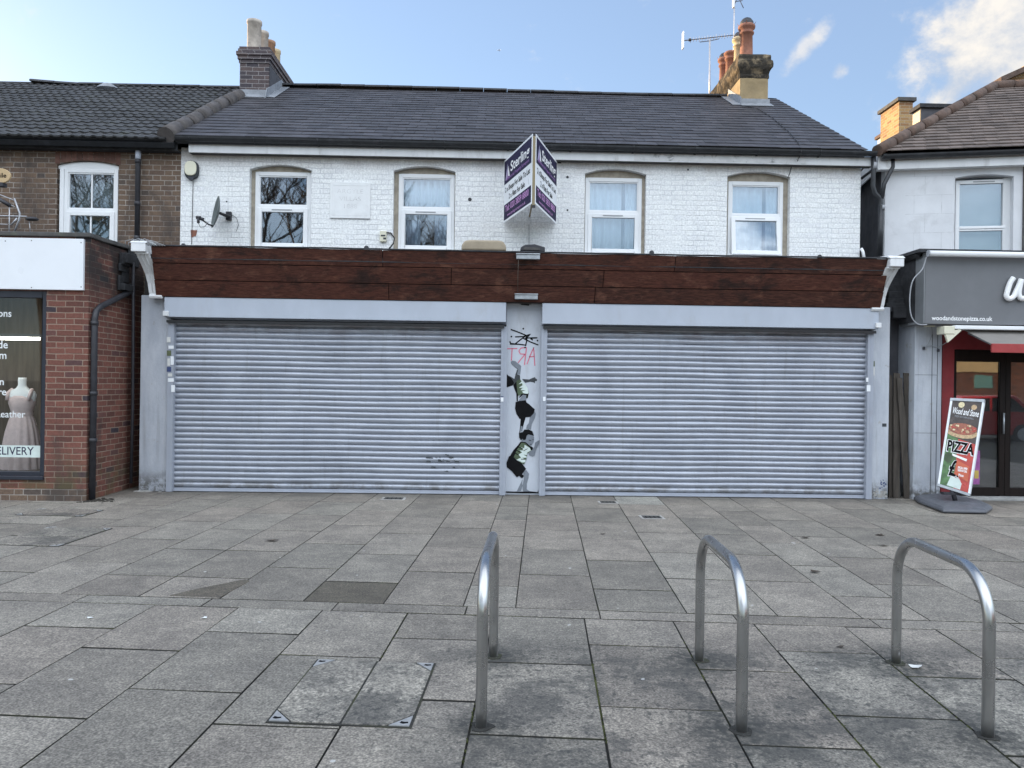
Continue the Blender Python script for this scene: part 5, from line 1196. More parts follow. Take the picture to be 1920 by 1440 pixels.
for k in range(4): q.lathe([(.20 - .03 * k, .02 * k), (.18 - .03 * k, .02 * k + .02)], roofpt(wx(198, 14.4, 183), 14.45, .03), 10, sy=.5)
obj('roof_vent_tile', q, 'lead', lro)
gutter(-16, XL - .12, YW - .20, 5.045, 5.06, r=.062, parent=LH, br=.9)
q = MB(); q.box(-16, XL - .0, YW - .14, YW - .12, 4.90, 5.05); q.box(-16, XL, YW - .119, YW - .001, 4.90, 4.92); obj('fascia_board', q, 'bitumen', LH)
q = MB(); xd = wx(258, YW - .09, 360); q.tube([(xd, YW - .16, 5.0), (xd, YW - .1, 4.93), (xd, YW - .09, 4.88), (xd - .0, YW - .09, 3.45)], .036, 10)
for z in (4.72, 4.1, 3.6): q.tube([(xd, YW - .09, z), (xd, YW - .09, z + .06)], .043, 10)
obj('downpipe', q, 'black_iron', LH); q = MB(); q.tube([(xd, YW - .09, 4.74), (xd, YW - .09, 4.90)], .041, 10); obj('pipe_socket', q, 'grey_metal', LH)
q = MB(); q.box(-10.2, -9.55, 13.9, 14.6, 6.3, 7.05); q.box(-10.25, -9.5, 13.85, 14.65, 7.05, 7.12)
obj('chimney', q, 'old_brick', lro)

# ------------------------------------------------------------------ left shop (red brick, single storey)
YL = 9.92; XS = -5.20; ZT = 3.36
LS = thing('brick_shop', 'single-storey red brick shop with a blank white sign and a dress in its window', 'shop', (-6.5, YL, 0))
wxr, wzt, wzb = wx(85, YL, 720), W(85, 546, YL).z, W(85, 893, YL).z
q = MB(); q.box(wxr, XS, YL, YL + .22, 0.0, ZT); q.box(-12, wxr, YL, YL + .22, 0, wzb); q.box(-12, wxr, YL, YL + .22, wzt, ZT); q.box(-12, -9.2, YL, YL + .22, wzb, wzt)
q.box(XS - .22, XS, YL + .22, YW - .001, 0, ZT); obj('wall', q, 'red_brick', LS)
q = MB(); q.box(-11.8, XS - .23, YL + .23, YW - .005, 2.95, 3.0); q.box(-11.8, XS - .23, YL + .23, YW - .01, .30, .34); q.box(-11.8, XS - .23, YW - .06, YW - .006, .34, 2.95); obj('interior_lining', q, 'interior_brown', LS)
q = MB(); q.slabquad([(-12, YL - .05, ZT + .001), (XS + .04, YL - .05, ZT + .001), (XS + .04, YL + .26, ZT + .001), (-12, YL + .26, ZT + .001)], (0, 0, .055)); q.slabquad([(XS - .24, YL + .261, ZT + .001), (XS + .04, YL + .261, ZT + .001), (XS + .04, YW - .002, ZT + .05), (XS - .24, YW - .002, ZT + .05)], (0, 0, .055)); obj('coping', q, 'coping', LS, bevel=.01)
q = MB(); q.box(-12, XS - .24, YL + .26, YW - .002, 3.2, 3.25); obj('flat_roof', q, 'bitumen', LS)
q = MB(); q.box(-12, wx(157, YL - .03, 500), YL - .045, YL - .001, W(100, 544, YL).z, W(100, 448, YL).z); sgn = obj('blank_sign', q, 'white_sign', LS, bevel=.004)
q = MB()
for px_s, py_s in ((59, 451), (152, 455), (152, 538), (59, 539), (10, 452)):
    c = W(px_s, py_s, YL - .046); q.lathe([(.008, 0), (.001, .001)], (0, 0, 0), 6); q.v[-12:] = [Vector((c.x + v.x, YL - .0465 - v.z * 2, c.z + v.y)) for v in q.v[-12:]]
obj('screw', q, 'coping', sgn)
# window: frame, glass, lettering
q = MB(); t = .055; q.box(wxr - t, wxr - .001, YL + .01, YL + .10, wzb, wzt); q.box(-9.2, wxr - t, YL + .01, YL + .10, wzt - t - .03, wzt); q.box(-9.2, wxr - t, YL + .01, YL + .10, wzb, wzb + t)
wf = obj('window_frame', q, 'blue_frame', LS, bevel=.004)
q = MB(); q.box(-9.2, wxr - .0, YL - .03, YL + .01, wzb - .045, wzb); obj('window_sill', q, 'blue_frame', wf, bevel=.005)
q = MB(); q.box(-9.2, wxr - t, YL + .05, YL + .056, wzb + t, wzt - t - .03); obj('pane', q, 'shop_glass', wf)
q = MB()
def wt_(s, px_r, py_b, size, bold=.0012):
    c = W(px_r, py_b, YL + .049); cu = size
    text_mb(q, s, size, (c.x, YL + .049, c.z), (1, 0, 0), (0, 0, 1), 'RIGHT', bold, .0005, wscale=.95)
wt_('Alterations', 22, 594, .13); wt_('Made', 15, 653, .14); wt_('Custom', 13, 673, .14); wt_('Design', 8, 722, .13); wt_('Repair & Care', 12, 741, .13); wt_('Leather', 47, 783, .125, .0004)
# trim to what the glass shows of each word
obj('lettering', q, 'bust_cloth', wf)
q = MB(); a_, b_ = W(-60, 834, YL + .045), W(79, 858, YL + .045); q.box(a_.x, b_.x, YL + .046, YL + .049, b_.z, a_.z); bn = obj('window_banner', q, 'ink_pale', wf)
q = MB(); c = W(63, 853, YL + .045); text_mb(q, '& DELIVERY', .145, (c.x, YL + .0455, c.z), (1, 0, 0), (0, 0, 1), 'RIGHT', .001, .0006, wscale=.92); obj('lettering', q, 'navy', bn)
q = MB(); q.box(wx(14, YL, 900), wx(47, YL, 900), YL - .004, YL - .0005, W(30, 922, YL).z, W(30, 915, YL).z); ab = obj('air_brick', q, 'terracotta', LS)
q = MB(); q.box(-12, XS + .01, YL - .018, YL - .0005, 0, .15); obj('plinth', q, 'old_brick', LS)
# pipes on the side wall
q = MB(); q.tube([(XS + .06, 10.95, 2.82), (XS + .06, 10.85, 2.77), (XS + .06, 10.1, 2.50), (XS + .055, 10.0, 2.43), (XS + .055, 9.97, 2.33), (XS + .055, 9.97, .02)], .038, 12)
for z in (2.25, 1.35, .75): q.tube([(XS + .055, 9.97, z), (XS + .055, 9.97, z + .05)], .046, 12)
obj('downpipe', q, 'black_iron', LS)
q = MB(); q.tube([(XS + .10, 10.9, 3.2), (XS + .10, 10.92, 2.4), (XS + .11, 10.92, 1.2), (XS + .10, 10.92, .1)], .022, 8); obj('waste_pipe', q, 'black_iron', LS)
q = MB()
for k in range(9):
    a_ = XS + .012; y0 = 10.55 + random.uniform(0, .5); z0 = 2.75 + random.uniform(0, .45); q.box(a_, a_ + random.uniform(.02, .10), y0, y0 + random.uniform(.1, .3), z0, z0 + random.uniform(.08, .25))
obj('felt_flashing', q, 'bitumen', LS, bevel=.01)
q = MB()
for k in range(7):
    p_ = W(235 + k * 6, 455 + random.uniform(-4, 3), 10.4); p2 = W(262 + k * 5, 452 + random.uniform(-3, 5), 10.4); p3 = W(280 + k * 5, 461, 10.42)
    q.tube([p_ + Vector((0, 0, -.05)), p_, (p_ + p2) / 2 + Vector((0, 0, .03)), p2, p3], .0045, 5)
tag(obj('cable_bundle', q, 'cable_grey', base=W(262, 455, 10.4)), 'tangle of grey cables over the left console bracket', 'cable')
# splash of damp earth and moss at pipe foot
q = MB()
for k in range(140):
    a_ = random.uniform(0, 2 * pi); r = abs(random.gauss(0, .14)); x, y = XS + .10 + r * cos(a_) * 1.0, 9.95 + r * sin(a_) * .6
    if x < XS + .0 and y > YL - .02: continue
    rr = random.uniform(.008, .03); q.lathe([(rr, 0), (rr * .7, rr * .35), (.001, rr * .45)], (x, y, .001), 6)
tag(obj('moss', q, 'soil', base=(XS + .1, 9.95, 0)), kind='stuff', label='damp dark moss and grit round the foot of the red brick shop downpipe', cat='moss')

# mannequin in a dress
Mn = thing('mannequin', 'headless white shop mannequin in a dusty pink dress behind the window', 'mannequin', (wx(42, 10.5, 720), 10.5, .34))
mx, my = wx(42, 10.5, 720), 10.5
def zpx(py): return W(42, py, 10.5).z
sect = [(zpx(708), .048, .048), (zpx(712), .052, .052), (zpx(722), .050, .050), (zpx(728), .075, .065), (zpx(733), .16, .08), (zpx(740), .185, .09), (zpx(750), .175, .10), (zpx(762), .150, .11), (zpx(775), .125, .095)]
def loft(sect, cx, cy, seg=28, pleat=0.0, np_=12):
    q = MB(); vs = []
    for (z, rx, ry) in sect:
        for k in range(seg):
            a = 2 * pi * k / seg; pf = 1 + pleat * cos(np_ * a) * (1 if pleat else 0); vs.append((cx + rx * cos(a) * pf, cy + ry * sin(a) * pf, z))
    n_ = len(sect); q.add(vs, [(i * seg + k, i * seg + (k + 1) % seg, (i + 1) * seg + (k + 1) % seg, (i + 1) * seg + k) for i in range(n_ - 1) for k in range(seg)], True)
    q.add(vs[:seg], [list(range(seg))]); return q
obj('torso', loft(sect, mx, my), 'bust_cloth', Mn)
bod = [(zpx(742), .10, .108), (zpx(747), .17, .118), (zpx(756), .170, .128), (zpx(766), .145, .12), (zpx(776), .128, .105)]
dr = obj('dress', loft(bod, mx, my, 40, .012, 18), 'dress_cloth', Mn)
q = MB()
for s_ in (-1, 1): q.tube([(mx + s_ * .14, my - .10, zpx(750)), (mx + s_ * .15, my - .07, zpx(737)), (mx + s_ * .13, my, zpx(730))], .022, 8)
q.lathe([(.135, 0), (.14, .02), (.137, .045)], (mx, my, zpx(779)), 30, sy=.84); obj('strap', q, 'dress_cloth', dr)
sk = [(zpx(777), .128, .105), (zpx(790), .165, .13), (zpx(810), .20, .16), (zpx(840), .235, .19), (zpx(883), .265, .21)]
seg = 90; q = MB(); vs = []
for i, (z, rx, ry) in enumerate(sk):
    for k in range(seg):
        a = 2 * pi * k / seg; pf = 1 + (.012 + .05 * i / 4) * cos(15 * a + .5 * sin(3 * a)); vs.append((mx + rx * cos(a) * pf, my + ry * sin(a) * pf, z))
q.add(vs, [(i * seg + k, i * seg + (k + 1) % seg, (i + 1) * seg + (k + 1) % seg, (i + 1) * seg + k) for i in range(4) for k in range(seg)], True); obj('skirt', q, 'dress_cloth', Mn)
q = MB(); q.tube([(mx, my, .34), (mx, my, zpx(777))], .018, 8); obj('stand', q, 'dark_frame', Mn)
mx2 = mx + .40; M2 = thing('mannequin', 'second pale mannequin mostly hidden behind the pink dress', 'mannequin', (mx2, 10.95, .34))
obj('torso', loft([(z, rx, ry) for z, rx, ry in sect], mx2, 10.95), 'bust_cloth', M2); q = loft([(zpx(776), .12, .10), (zpx(800), .17, .14), (zpx(860), .2, .17), (zpx(883), .21, .18)], mx2, 10.95, 60, .05, 12); obj('skirt', q, 'interior_grey', M2)
q = MB(); a_, b_ = W(-80, 633, 10.26), W(74, 634, 10.26); q.tube([(a_.x, 10.26, a_.z), (b_.x, 10.26, a_.z)], .018, 10); TL_ = tag(obj('tube_light', q, 'lit_tube', base=(b_.x, 10.26, a_.z)), 'lit fluorescent tube inside the dress shop window', 'lamp')
q = MB(); q.box(a_.x, b_.x + .06, 10.22, 10.30, a_.z + .020, a_.z + .06); obj('batten', q, 'interior_grey', TL_)
# aerial and hanging sign at the left edge
c = W(16, 440, 10.9); A3 = thing('tv_aerial', 'bare white aerial lying over the red brick shop roof at the left edge', 'aerial', (c.x, 10.9, 3.3), 'television aerials')
def TP(*pts, Y=10.9): return [W(a_, b_, Y) for a_, b_ in pts]
q = MB(); q.tube(TP((-20, 404), (50, 406)), .011, 6); q.tube(TP((18, 385), (17, 448)), .009, 6); obj('boom', q, 'aerial_metal', A3)
q = MB(); q.tube(TP((27, 372), (37, 400), (36, 412), (27, 435)), .013, 6); q.tube(TP((0, 365), (27, 376)), .008, 6); q.tube(TP((5, 377), (28, 388)), .008, 6); q.tube(TP((32, 409), (21, 422)), .012, 6); q.tube(TP((55, 415), (57, 438)), .006, 6); q.tube(TP((-5, 420), (14, 421)), .006, 6); obj('element', q, 'aerial_metal', A3)
q = MB(); cc_ = W(60, 411, 10.9); q.lathe([(.001, -.025), (.07, -.018), (.095, 0), (.06, .028), (.001, .035)], cc_, 14, sy=.6); q.tube(TP((-4, 372), (20, 386)), .028, 8); obj('dipole_box', q, 'black_iron', A3)
c = W(1, 330, 10.3); HS = thing('hanging_sign', 'round wooden hanging sign at the left edge, above the brick shop', 'sign', (c.x, 10.3, c.z))
q = MB(); q.pxz(ell(c.x, c.z, .14, .10, 28, 2), 10.28, 10.31); obj('board', q, 'sign_wood', HS, bevel=.006)
q = MB(); cc_ = W(12, 333, 10.28); text_mb(q, 'Smile', .085, (cc_.x, 10.28, cc_.z), (1, 0, 0), (0, 0, 1), 'RIGHT', .002, .001); obj('lettering', q, 'black_ink', HS)
q = MB(); q.tube([(c.x - .05, 10.3, c.z - .10), (c.x - .05, 10.35, 3.42)], .02, 8); q.box(c.x - .12, c.x + .05, 10.27, 10.36, c.z - .14, c.z - .09); obj('bracket', q, 'black_iron', HS)

# ------------------------------------------------------------------ right neighbour
RA = radians(-11.5)
RHo = Vector((5.80, 11.40, 0)); RH = thing('rendered_house', 'white rendered house with a hipped brown tiled roof, on the right', 'house', RHo, rotz=RA)
def RW(px, py, yl=0.0):      # pixel -> local coords of the right house's front plane (local y = yl)
    d = ray(px, py); fx_, fy_ = -sin(RA), cos(RA)      # local +y axis in world
    o_ = Vector((0, 0, EYE)); t_ = (yl - ((o_.x - RHo.x) * fx_ + (o_.y - RHo.y) * fy_)) / (d.x * fx_ + d.y * fy_)
    p_ = o_ + d * t_; q_ = p_ - RHo; return Vector((q_.x * cos(RA) + q_.y * sin(RA), -q_.x * sin(RA) + q_.y * cos(RA), p_.z))
def Rlocal(p_):
    q_ = Vector(p_) - RHo; return Vector((q_.x * cos(RA) + q_.y * sin(RA), -q_.x * sin(RA) + q_.y * cos(RA), p_[2]))
wa, wb = RW(1790, 400).x, RW(1900, 400).x; wzt_ = RW(1845, 332).z
q = MB(); front_wall(q, 0, 7.0, 0, 5.0, 0, .22, [(wa, wb, 3.35, wzt_, .04)]); obj('wall', q, 'white_render', RH, local=True)
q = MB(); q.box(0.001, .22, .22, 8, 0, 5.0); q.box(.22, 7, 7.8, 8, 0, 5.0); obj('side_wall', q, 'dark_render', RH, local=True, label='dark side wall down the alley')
# block joints scored in the render
q = MB()
z0_ = 3.4
for k in range(6):
    z = 3.62 + k * .28
    for xs_, xe in ((.28, wa - .02),): 
        if z < 4.9: q.box(xs_, xe, -.0012, -.0005, z, z + .004)
    for x in ([.55, .95] if k % 2 else [.40, .78]): q.box(x, x + .005, -.0015, -.0005, z, z + .28 if z + .28 < 4.95 else 4.95)
obj('render_joint', q, 'white_joint', RH, local=True)
# window
def window_local(parent, xa, xb, zb, zt, yf):
    fr = MB(); t = .055
    fr.box(xa, xa + t, yf, yf + .07, zb, zt); fr.box(xb - t, xb, yf, yf + .07, zb, zt); fr.box(xa + t, xb - t, yf, yf + .07, zt - t, zt); fr.box(xa + t, xb - t, yf, yf + .07, zb, zb + t)
    zm = RW(1845, 424).z; fr.box(xa + t, xb - t, yf - .012, yf + .06, zm - .02, zm + .02); fr.box(xa + t, xb - t, yf - .004, yf + .06, zm - .05, zm - .024)
    o = obj('window_frame', fr, 'upvc', parent, local=True, bevel=.006)
    g_ = MB(); g_.box(xa + t, xb - t, yf + .03, yf + .036, zm + .02, zt - t); obj('pane', g_, 'window_glass', o, local=True)
    g_ = MB(); g_.box(xa + t, xb - t, yf + .02, yf + .026, zb + t, zm - .05); obj('pane', g_, 'window_glass', o, local=True)
    c_ = MB(); c_.box(xa + t, xb - t, yf + .12, yf + .125, zb, zt); obj('blind', c_, 'net_blind', o, local=True)
    v_ = MB(); v_.box((xa + xb) / 2 - .13, (xa + xb) / 2 + .16, yf - .006, yf - .001, zt - .035, zt - .02); obj('trickle_vent', v_, 'cable_grey', o, local=True)
window_local(RH, RW(1790, 400, .10).x + .01, RW(1893, 400, .10).x, 3.38, RW(1845, 337, .10).z, .10)
q = MB(); q.box(wb - .10, wb - .001, .095, .2, 3.36, wzt_); obj('window_filler', q, 'white_paint', RH, local=True)
q = MB(); q.box(wb + .12, wb + .30, -.03, -.0005, 3.3, 5.0); obj('quoin', q, 'coping', RH, local=True)
q = MB(); q.box(-.12, 7.1, -.13, -.11, 4.83, 4.95); q.box(-.12, 7.1, -.109, -.001, 4.83, 4.845); q.box(-.145, -.121, -.13, 8, 4.83, 5.055); q.box(-.12, 7, -.109, -.08, 4.846, 5.06); obj('fascia_board', q, 'white_paint', RH, local=True)  # last two strips added to block sun leaking under the roof edge
# hipped roof with plain tiles: front slope and left hip
ez, pit = 5.06, .70; TT = 2.55        # rise per metre, hip run length
rise = TT * pit
mb = MB(); gz = .115; nrow = int(TT / gz)
for k in range(nrow + 1):
    a = k * gz; b_ = min(a + gz * 1.35, TT)
    if a >= TT: break
    # front slope rows: from x = a-.15 (hip) to 7
    x = -.15 + a - (.08 if k % 2 else 0)
    while x < 7.2:
        x1 = x + .165; xs_, xe = max(x, -.15 + a), x1 - .004
        if xe > xs_ + .01:
            yy = -.20; j = random.uniform(0, .006)
            def Q(xx, s, h): return Vector((xx, yy + s, ez + s * pit + h))
            xs2 = max(xs_, -.15 + b_) if xs_ < -.15 + b_ else xs_
            if xe > xs2: mb.slabquad([Q(xs_, a, .030 + j), Q(xe, a, .030 + j), Q(xe, b_, .006), Q(xs2, b_, .006)], (0, .005, -.012))
        x = x1
    # left hip rows run along y
    y = -.20 + a - (.08 if k % 2 else 0)
    while y < 8.2 - a:
        y1 = y + .165; ys_, ye = max(y, -.20 + a), y1 - .004
        if ye > ys_ + .01:
            def Q2(s, yy_, h): return Vector((-.15 + s, yy_, ez + s * pit + h))
            mb.slabquad([Q2(a, ys_, .030), Q2(a, ye, .030), Q2(b_, ye, .006), Q2(b_, max(ys_, -.2 + b_ if ys_ < -.2 + b_ else ys_), .006)], (.005, 0, -.012))
        y = y1
rro = obj('roof', mb, 'brown_tile', RH, local=True)
q = MB(); q.pyz([(-.16, ez - .02), (TT - .2, ez + rise - .03), (8.2 - TT, ez + rise - .03), (8.2, ez - .02), (8.2, ez - .08), (-.1, ez - .08)], TT - .1, 7.2)
q.add([(-.12, -.16, ez - .03), (-.12, 8.1, ez - .03), (TT - .15, 8.2 - TT, ez + rise - .04), (TT - .15, TT - .2, ez + rise - .04), (TT - .15, -.16, ez - .03)], [(0, 1, 2, 3), (0, 3, 4)]); obj('roof_deck', q, 'black_plastic', rro, local=True)
q = MB(); A_, B_ = Vector((-.18, -.23, ez + .02)), Vector((-.15 + TT, -.20 + TT, ez + rise + .03)); n_ = 9
for k in range(n_): q.tube([A_.lerp(B_, k / n_), A_.lerp(B_, (k + 1) / n_ - .006) + Vector((0, 0, .006))], [.085, .082], 12)
x = -.15 + TT
while x < 7: q.tube([(x, -.2 + TT, ez + rise + .03), (x + .29, -.2 + TT, ez + rise + .035)], .09, 12); x += .3
obj('hip_tiles', q, 'red_hip_tile', rro, local=True)
mbg = MB(); n_ = 9; vs = []
for x in (-.10, 7.1):
    for k in range(n_): a = pi + pi * k / (n_ - 1); vs.append((x, -.20 + .058 * cos(a), 5.02 + .058 * sin(a)))
    for k in range(n_): a = 2 * pi - pi * k / (n_ - 1); vs.append((x, -.20 + .053 * cos(a), 5.02 + .053 * sin(a)))
mbg.add(vs, [(k, (k + 1) % 18, 18 + (k + 1) % 18, 18 + k) for k in range(18)] + [list(range(18)), list(range(18, 36))]); obj('gutter', mbg, 'black_plastic', RH, local=True)
# pipes in the gap
q = MB()
pA = TP((1638, 292), (1638, 318), (1637, 350), (1641, 363), (1651, 372), (1652, 385), (1650, 480), Y=11.28); q.tube(pA, .034, 10); q.tube(pA[-2:-1] + [pA[-1]], .040, 10)
pB = TP((1674, 290), (1674, 313), (1658, 345), (1653, 372), Y=11.27); q.tube(pB, .030, 10); q.tube(TP((1660, 300), (1615, 335), Y=11.5), .02, 8)
dp = obj('downpipe', q, 'black_plastic', H); q = MB(); q.tube(TP((1640, 305), (1639, 317), Y=11.28), .040, 10); q.tube(TP((1654, 385), (1653, 393), Y=11.28), .043, 10); q.tube(TP((1658, 290), (1658, 303), Y=11.33), .05, 10); obj('pipe_collar', q, 'cable_grey', dp)

# chimney, dormer, parapets behind
BH = thing('rear_house', 'rear building with a sunlit brick chimney and flat dormer beyond the gap', 'house', (9.0, 20, 0))
def bx(px0, px1, py0, Y, depth, zlow, mat, name, par, cap=None):
    x0, x1, z1 = wx(px0, Y, py0), wx(px1, Y, py0), W((px0 + px1) / 2, py0, Y).z; q_ = MB(); q_.box(x0, x1, Y, Y + depth, zlow, z1); o = obj(name, q_, mat, par, bevel=.01)
    if cap: c_ = MB(); c_.box(x0 - .06, x1 + .06, Y - .06, Y + depth + .06, z1 + .0005, z1 + .09); obj('capping', c_, cap, o)
    return o
bx(1686, 1712, 190, 19.5, .95, 3, 'yellow_brick', 'chimney', BH, 'coping')
bx(1727, 1800, 203, 18.0, .35, 3, 'dark_render', 'dormer', BH, 'bitumen')
q = MB(); x0 = wx(1727, 18.0, 210); q.box(x0 - .012, x0 - .001, 18.02, 18.34, 5, W(1716, 205, 18).z - .01); obj('dormer_cheek', q, 'cream_board', BH)
bx(1655, 1668, 256, 22.0, .3, 2, 'white_render', 'wall', BH, 'red_hip_tile')
q = MB(); Yg = 17.2; a_, b_, c_ = W(1872, 157, Yg), W(1935, 110, Yg), W(1935, 170, Yg)
GH = thing('gabled_house', 'taller house with a sunlit golden brick gable beyond the brown roof', 'house', (b_.x, Yg, 0))
q.pxz([(a_.x, 3.0), (a_.x + 6, 3.0), (a_.x + 6, b_.z + 2.2), (b_.x, b_.z - .05), (a_.x, a_.z)], Yg, Yg + .3); obj('wall', q, 'yellow_brick', GH)
q = MB(); q.slabquad([(a_.x - .1, Yg - .25, a_.z - .06), (a_.x - .1, Yg + 3, a_.z - .06), (a_.x + 6, Yg + 3, b_.z + 2.2), (a_.x + 6, Yg - .25, b_.z + 2.2)], (0, 0, .12)); obj('roof', q, 'red_hip_tile', GH)

# ------------------------------------------------------------------ right shop
RS = thing('pizza_shop', 'pizza shop with a grey sign, red door surround and dark glazed doors', 'shop', (7.5, YS, 0))
x0, x1 = wx(1714, YS, 760), wx(1765, YS, 760)
q = MB(); q.box(x0, x1, YS, YW - .05, 0, 2.52); q.box(x0 + .001, 12, YS + .30, YW - .05, 2.52, 3.38); pr = obj('wall', q, 'pillar_render', RS, bevel=.008)
q = MB()
for pxx in (1747, 1757): q.box(wx(pxx, YS) - .004, wx(pxx, YS) + .004, YS - .002, YS - .0005, .02, 2.4)
q.box(x0 + .01, x1 - .06, YS - .0015, YS - .0003, .95, .955); q.box(x0 + .01, x1 - .06, YS - .0015, YS - .0003, 1.78, 1.785); obj('groove', q, 'ink_midgrey', pr)
q = MB(); xs0 = wx(1735, 10.5, 540); zb_, zt_ = W(1740, 607, 10.5).z, W(1740, 474, 10.5).z
q.box(xs0, 12, 10.5, YS + .3, zb_, zt_); sb = obj('sign_board', q, ['sign_grey'], RS, bevel=.004)
q = MB(); q.box(xs0 - .018, xs0 - .001, 10.505, YS + .05, zb_ + .005, zt_ - .002); obj('side_return', q, 'sign_edge', sb)
q = MB(); c = W(1747, 600, 10.5); text_mb(q, 'woodandstonepizza.co.uk', .085, (c.x, 10.5, c.z), (1, 0, 0), (0, 0, 1), 'LEFT', .0016, .002, width=W(1861, 600, 10.5).x - c.x); obj('web_address', q, 'white_letter', sb)
# script initial, as bent tube, standing proud of the board
def script(mb, pts, r, Y):
    P_ = [W(a_, b_, Y) for a_, b_ in pts]; dense = []
    for i in range(len(P_) - 1):
        p0 = P_[max(i - 1, 0)]; p1 = P_[i]; p2 = P_[i + 1]; p3 = P_[min(i + 2, len(P_) - 1)]
        for k in range(6):
            t_ = k / 6; dense.append(.5 * ((2 * p1) + (p2 - p0) * t_ + (2 * p0 - 5 * p1 + 4 * p2 - p3) * t_ ** 2 + (3 * p1 - 3 * p2 + p3 - p0) * t_ ** 3))
    dense.append(P_[-1]); mb.tube(dense, r, 8)
q = MB(); script(q, [(1900, 521), (1894, 530), (1889, 545), (1887, 555), (1892, 560), (1900, 556), (1908, 540), (1915, 524)], .036, 10.46); script(q, [(1915, 524), (1910, 548), (1914, 559), (1926, 556), (1938, 535), (1944, 520)], .036, 10.46); obj('script_lettering', q, 'white_letter', sb)
q = MB(); q.box(xs0 - .12, 12, 10.44, YW - .02, zt_ + .001, zt_ + .045); obj('felt_edge', q, 'bitumen', sb)
q = MB(); q.pxz([(x0 - .12, zt_ - .06), (xs0 - .02, zt_ + .001), (xs0 - .02, zt_ + .05), (x0 + .02, zt_ + .03), (x0 - .2, zt_ - .02)], 10.55, YS + .25); q.box(x0, xs0 - .02, 10.72, YS + .29, 2.52, zt_ - .03); obj('felt_flap', q, 'bitumen', sb)
# upper rolled awning
q = MB(); c = W(1741, 475, 10.38); q.tube([(c.x, 10.38, c.z), (12, 10.38, c.z)], .040, 16); o1 = tag(obj('rolled_awning', q, 'upvc', base=(c.x, 10.38, c.z)), 'thin white rolled blind tube along the top of the grey sign', 'awning')
q = MB(); q.tube([(c.x - .008, 10.38, c.z), (c.x - .001, 10.38, c.z)], .046, 16); q.tube([(c.x - .012, 10.38, c.z), (c.x - .009, 10.38, c.z)], .012, 8); obj('end_cap', q, 'cable_grey', o1)
# lower awning
AW = thing('awning', 'half-opened awning with grey cloth and red valance over the pizza shop doors', 'awning', (9, YS, 2.4))
xa = wx(1790, 10.44, 613); zc = W(1800, 613, 10.44).z
q = MB(); q.box(xa, 12, 10.43, 10.60, zc - .032, zc + .022); obj('cassette', q, 'upvc', AW, bevel=.01)
xb = wx(1770, 10.44, 615); q = MB(); q.box(xb, xa - .001, 10.43, 10.62, zc - .10, zc + .01); q.pxz([(xb + .02, zc - .101), (xa + .08, zc - .02), (xa + .10, zc - .05), (xa - .02, zc - .16), (xb + .06, zc - .22)], 10.44, 10.48); obj('end_bracket', q, 'cream_plastic', AW, bevel=.008)
xf = wx(1858, 10.18, 650); zf_, zf2 = W(1858, 645, 10.18).z, W(1858, 661, 10.18).z; xr = wx(1806, 10.58, 620)
q = MB(); q.slabquad([(xr, 10.56, zc - .036), (12, 10.56, zc - .036), (12, 10.18, zf_), (xf, 10.18, zf_)], (0, 0, .006)); obj('cloth', q, 'grey_awning', AW)
q = MB(); q.box(xf - .004, 12, 10.15, 10.18, zf2, zf_ + .005); obj('valance', q, 'red_valance', AW, bevel=.004)
q = MB(); q.tube([(xr + .1, 10.62, zc - .07), (xf + .1, 10.22, zf_ - .03)], .014, 8); obj('arm', q, 'cable_grey', AW)
# door surround and doors
YD = YS + .12
xd0, xd1 = wx(1765, YD - .05, 760), wx(1783, YD, 760); zh = W(1780, 643, YD).z; zh2 = W(1790, 655, YD).z
q = MB(); q.box(xd0, xd1, YD - .06, YD + .1, 0.03, 2.45); q.box(xd1, 12, YD - .06, YD + .1, zh2, 2.45); obj('door_surround', q, 'red_paint', RS, bevel=.005)
q = MB(); q.box(xd1, 12, YD - .15, YD + .5, 0, .045); obj('step', q, 'stone_step', RS, bevel=.006)
def door(xa, xb, label=None):
    q = MB(); t = .075; zb = .05; zt = zh2 - .004
    q.box(xa, xa + t, YD, YD + .06, zb, zt); q.box(xb - t, xb, YD, YD + .06, zb, zt); q.box(xa + t, xb - t, YD, YD + .06, zt - .17, zt); q.box(xa + t, xb - t, YD, YD + .06, zb, zb + .12)
    o = obj('door', q, 'door_wood', RS, bevel=.005, label=label)
    q = MB(); q.box(xa + t, xb - t, YD + .03, YD + .036, zb + .12, zt - .17); obj('pane', q, 'door_glass', o)
    q = MB(); q.tube([(xb - t * .5, YD - .03, .95), (xb - t * .5, YD - .03, 1.25)], .012, 8); obj('handle', q, 'dull_steel', o)
dxe = wx(1885, YD, 760); door(xd1 + .001, dxe, 'left door leaf'); door(dxe + .004, dxe + .95); door(dxe + .96, dxe + 1.9)
q = MB(); q.box(dxe + 1.91, 12, YD, YD + .06, .05, zh2); obj('shopfront_panel', q, 'door_wood', RS)
q = MB(); q.box(xd1 - .3, 12, YD + 3.6, YD + 3.65, 0, 3.2); q.box(xd1 - .3, 12, YD + .15, YD + 3.6, -.005, .02); q.box(xd1 - .3, xd1 - .25, YD + .15, YD + 3.6, .02, 3.2); q.box(xd1 - .3, 12, YD + .15, YD + 3.6, 2.45, 2.5); obj('interior_lining', q, 'interior_dark', RS)
CT = thing('counter', 'red serving counter with a pale top seen dimly through the pizza shop doors', 'counter', (8.6, 13.6, 0)); q = MB(); q.box(7.9, 10.5, 13.4, 14.0, .02, .95); obj('front', q, 'red_paint', CT, bevel=.01); q = MB(); q.box(7.85, 10.55, 13.35, 14.05, .951, 1.0); obj('worktop', q, 'stone_step', CT)
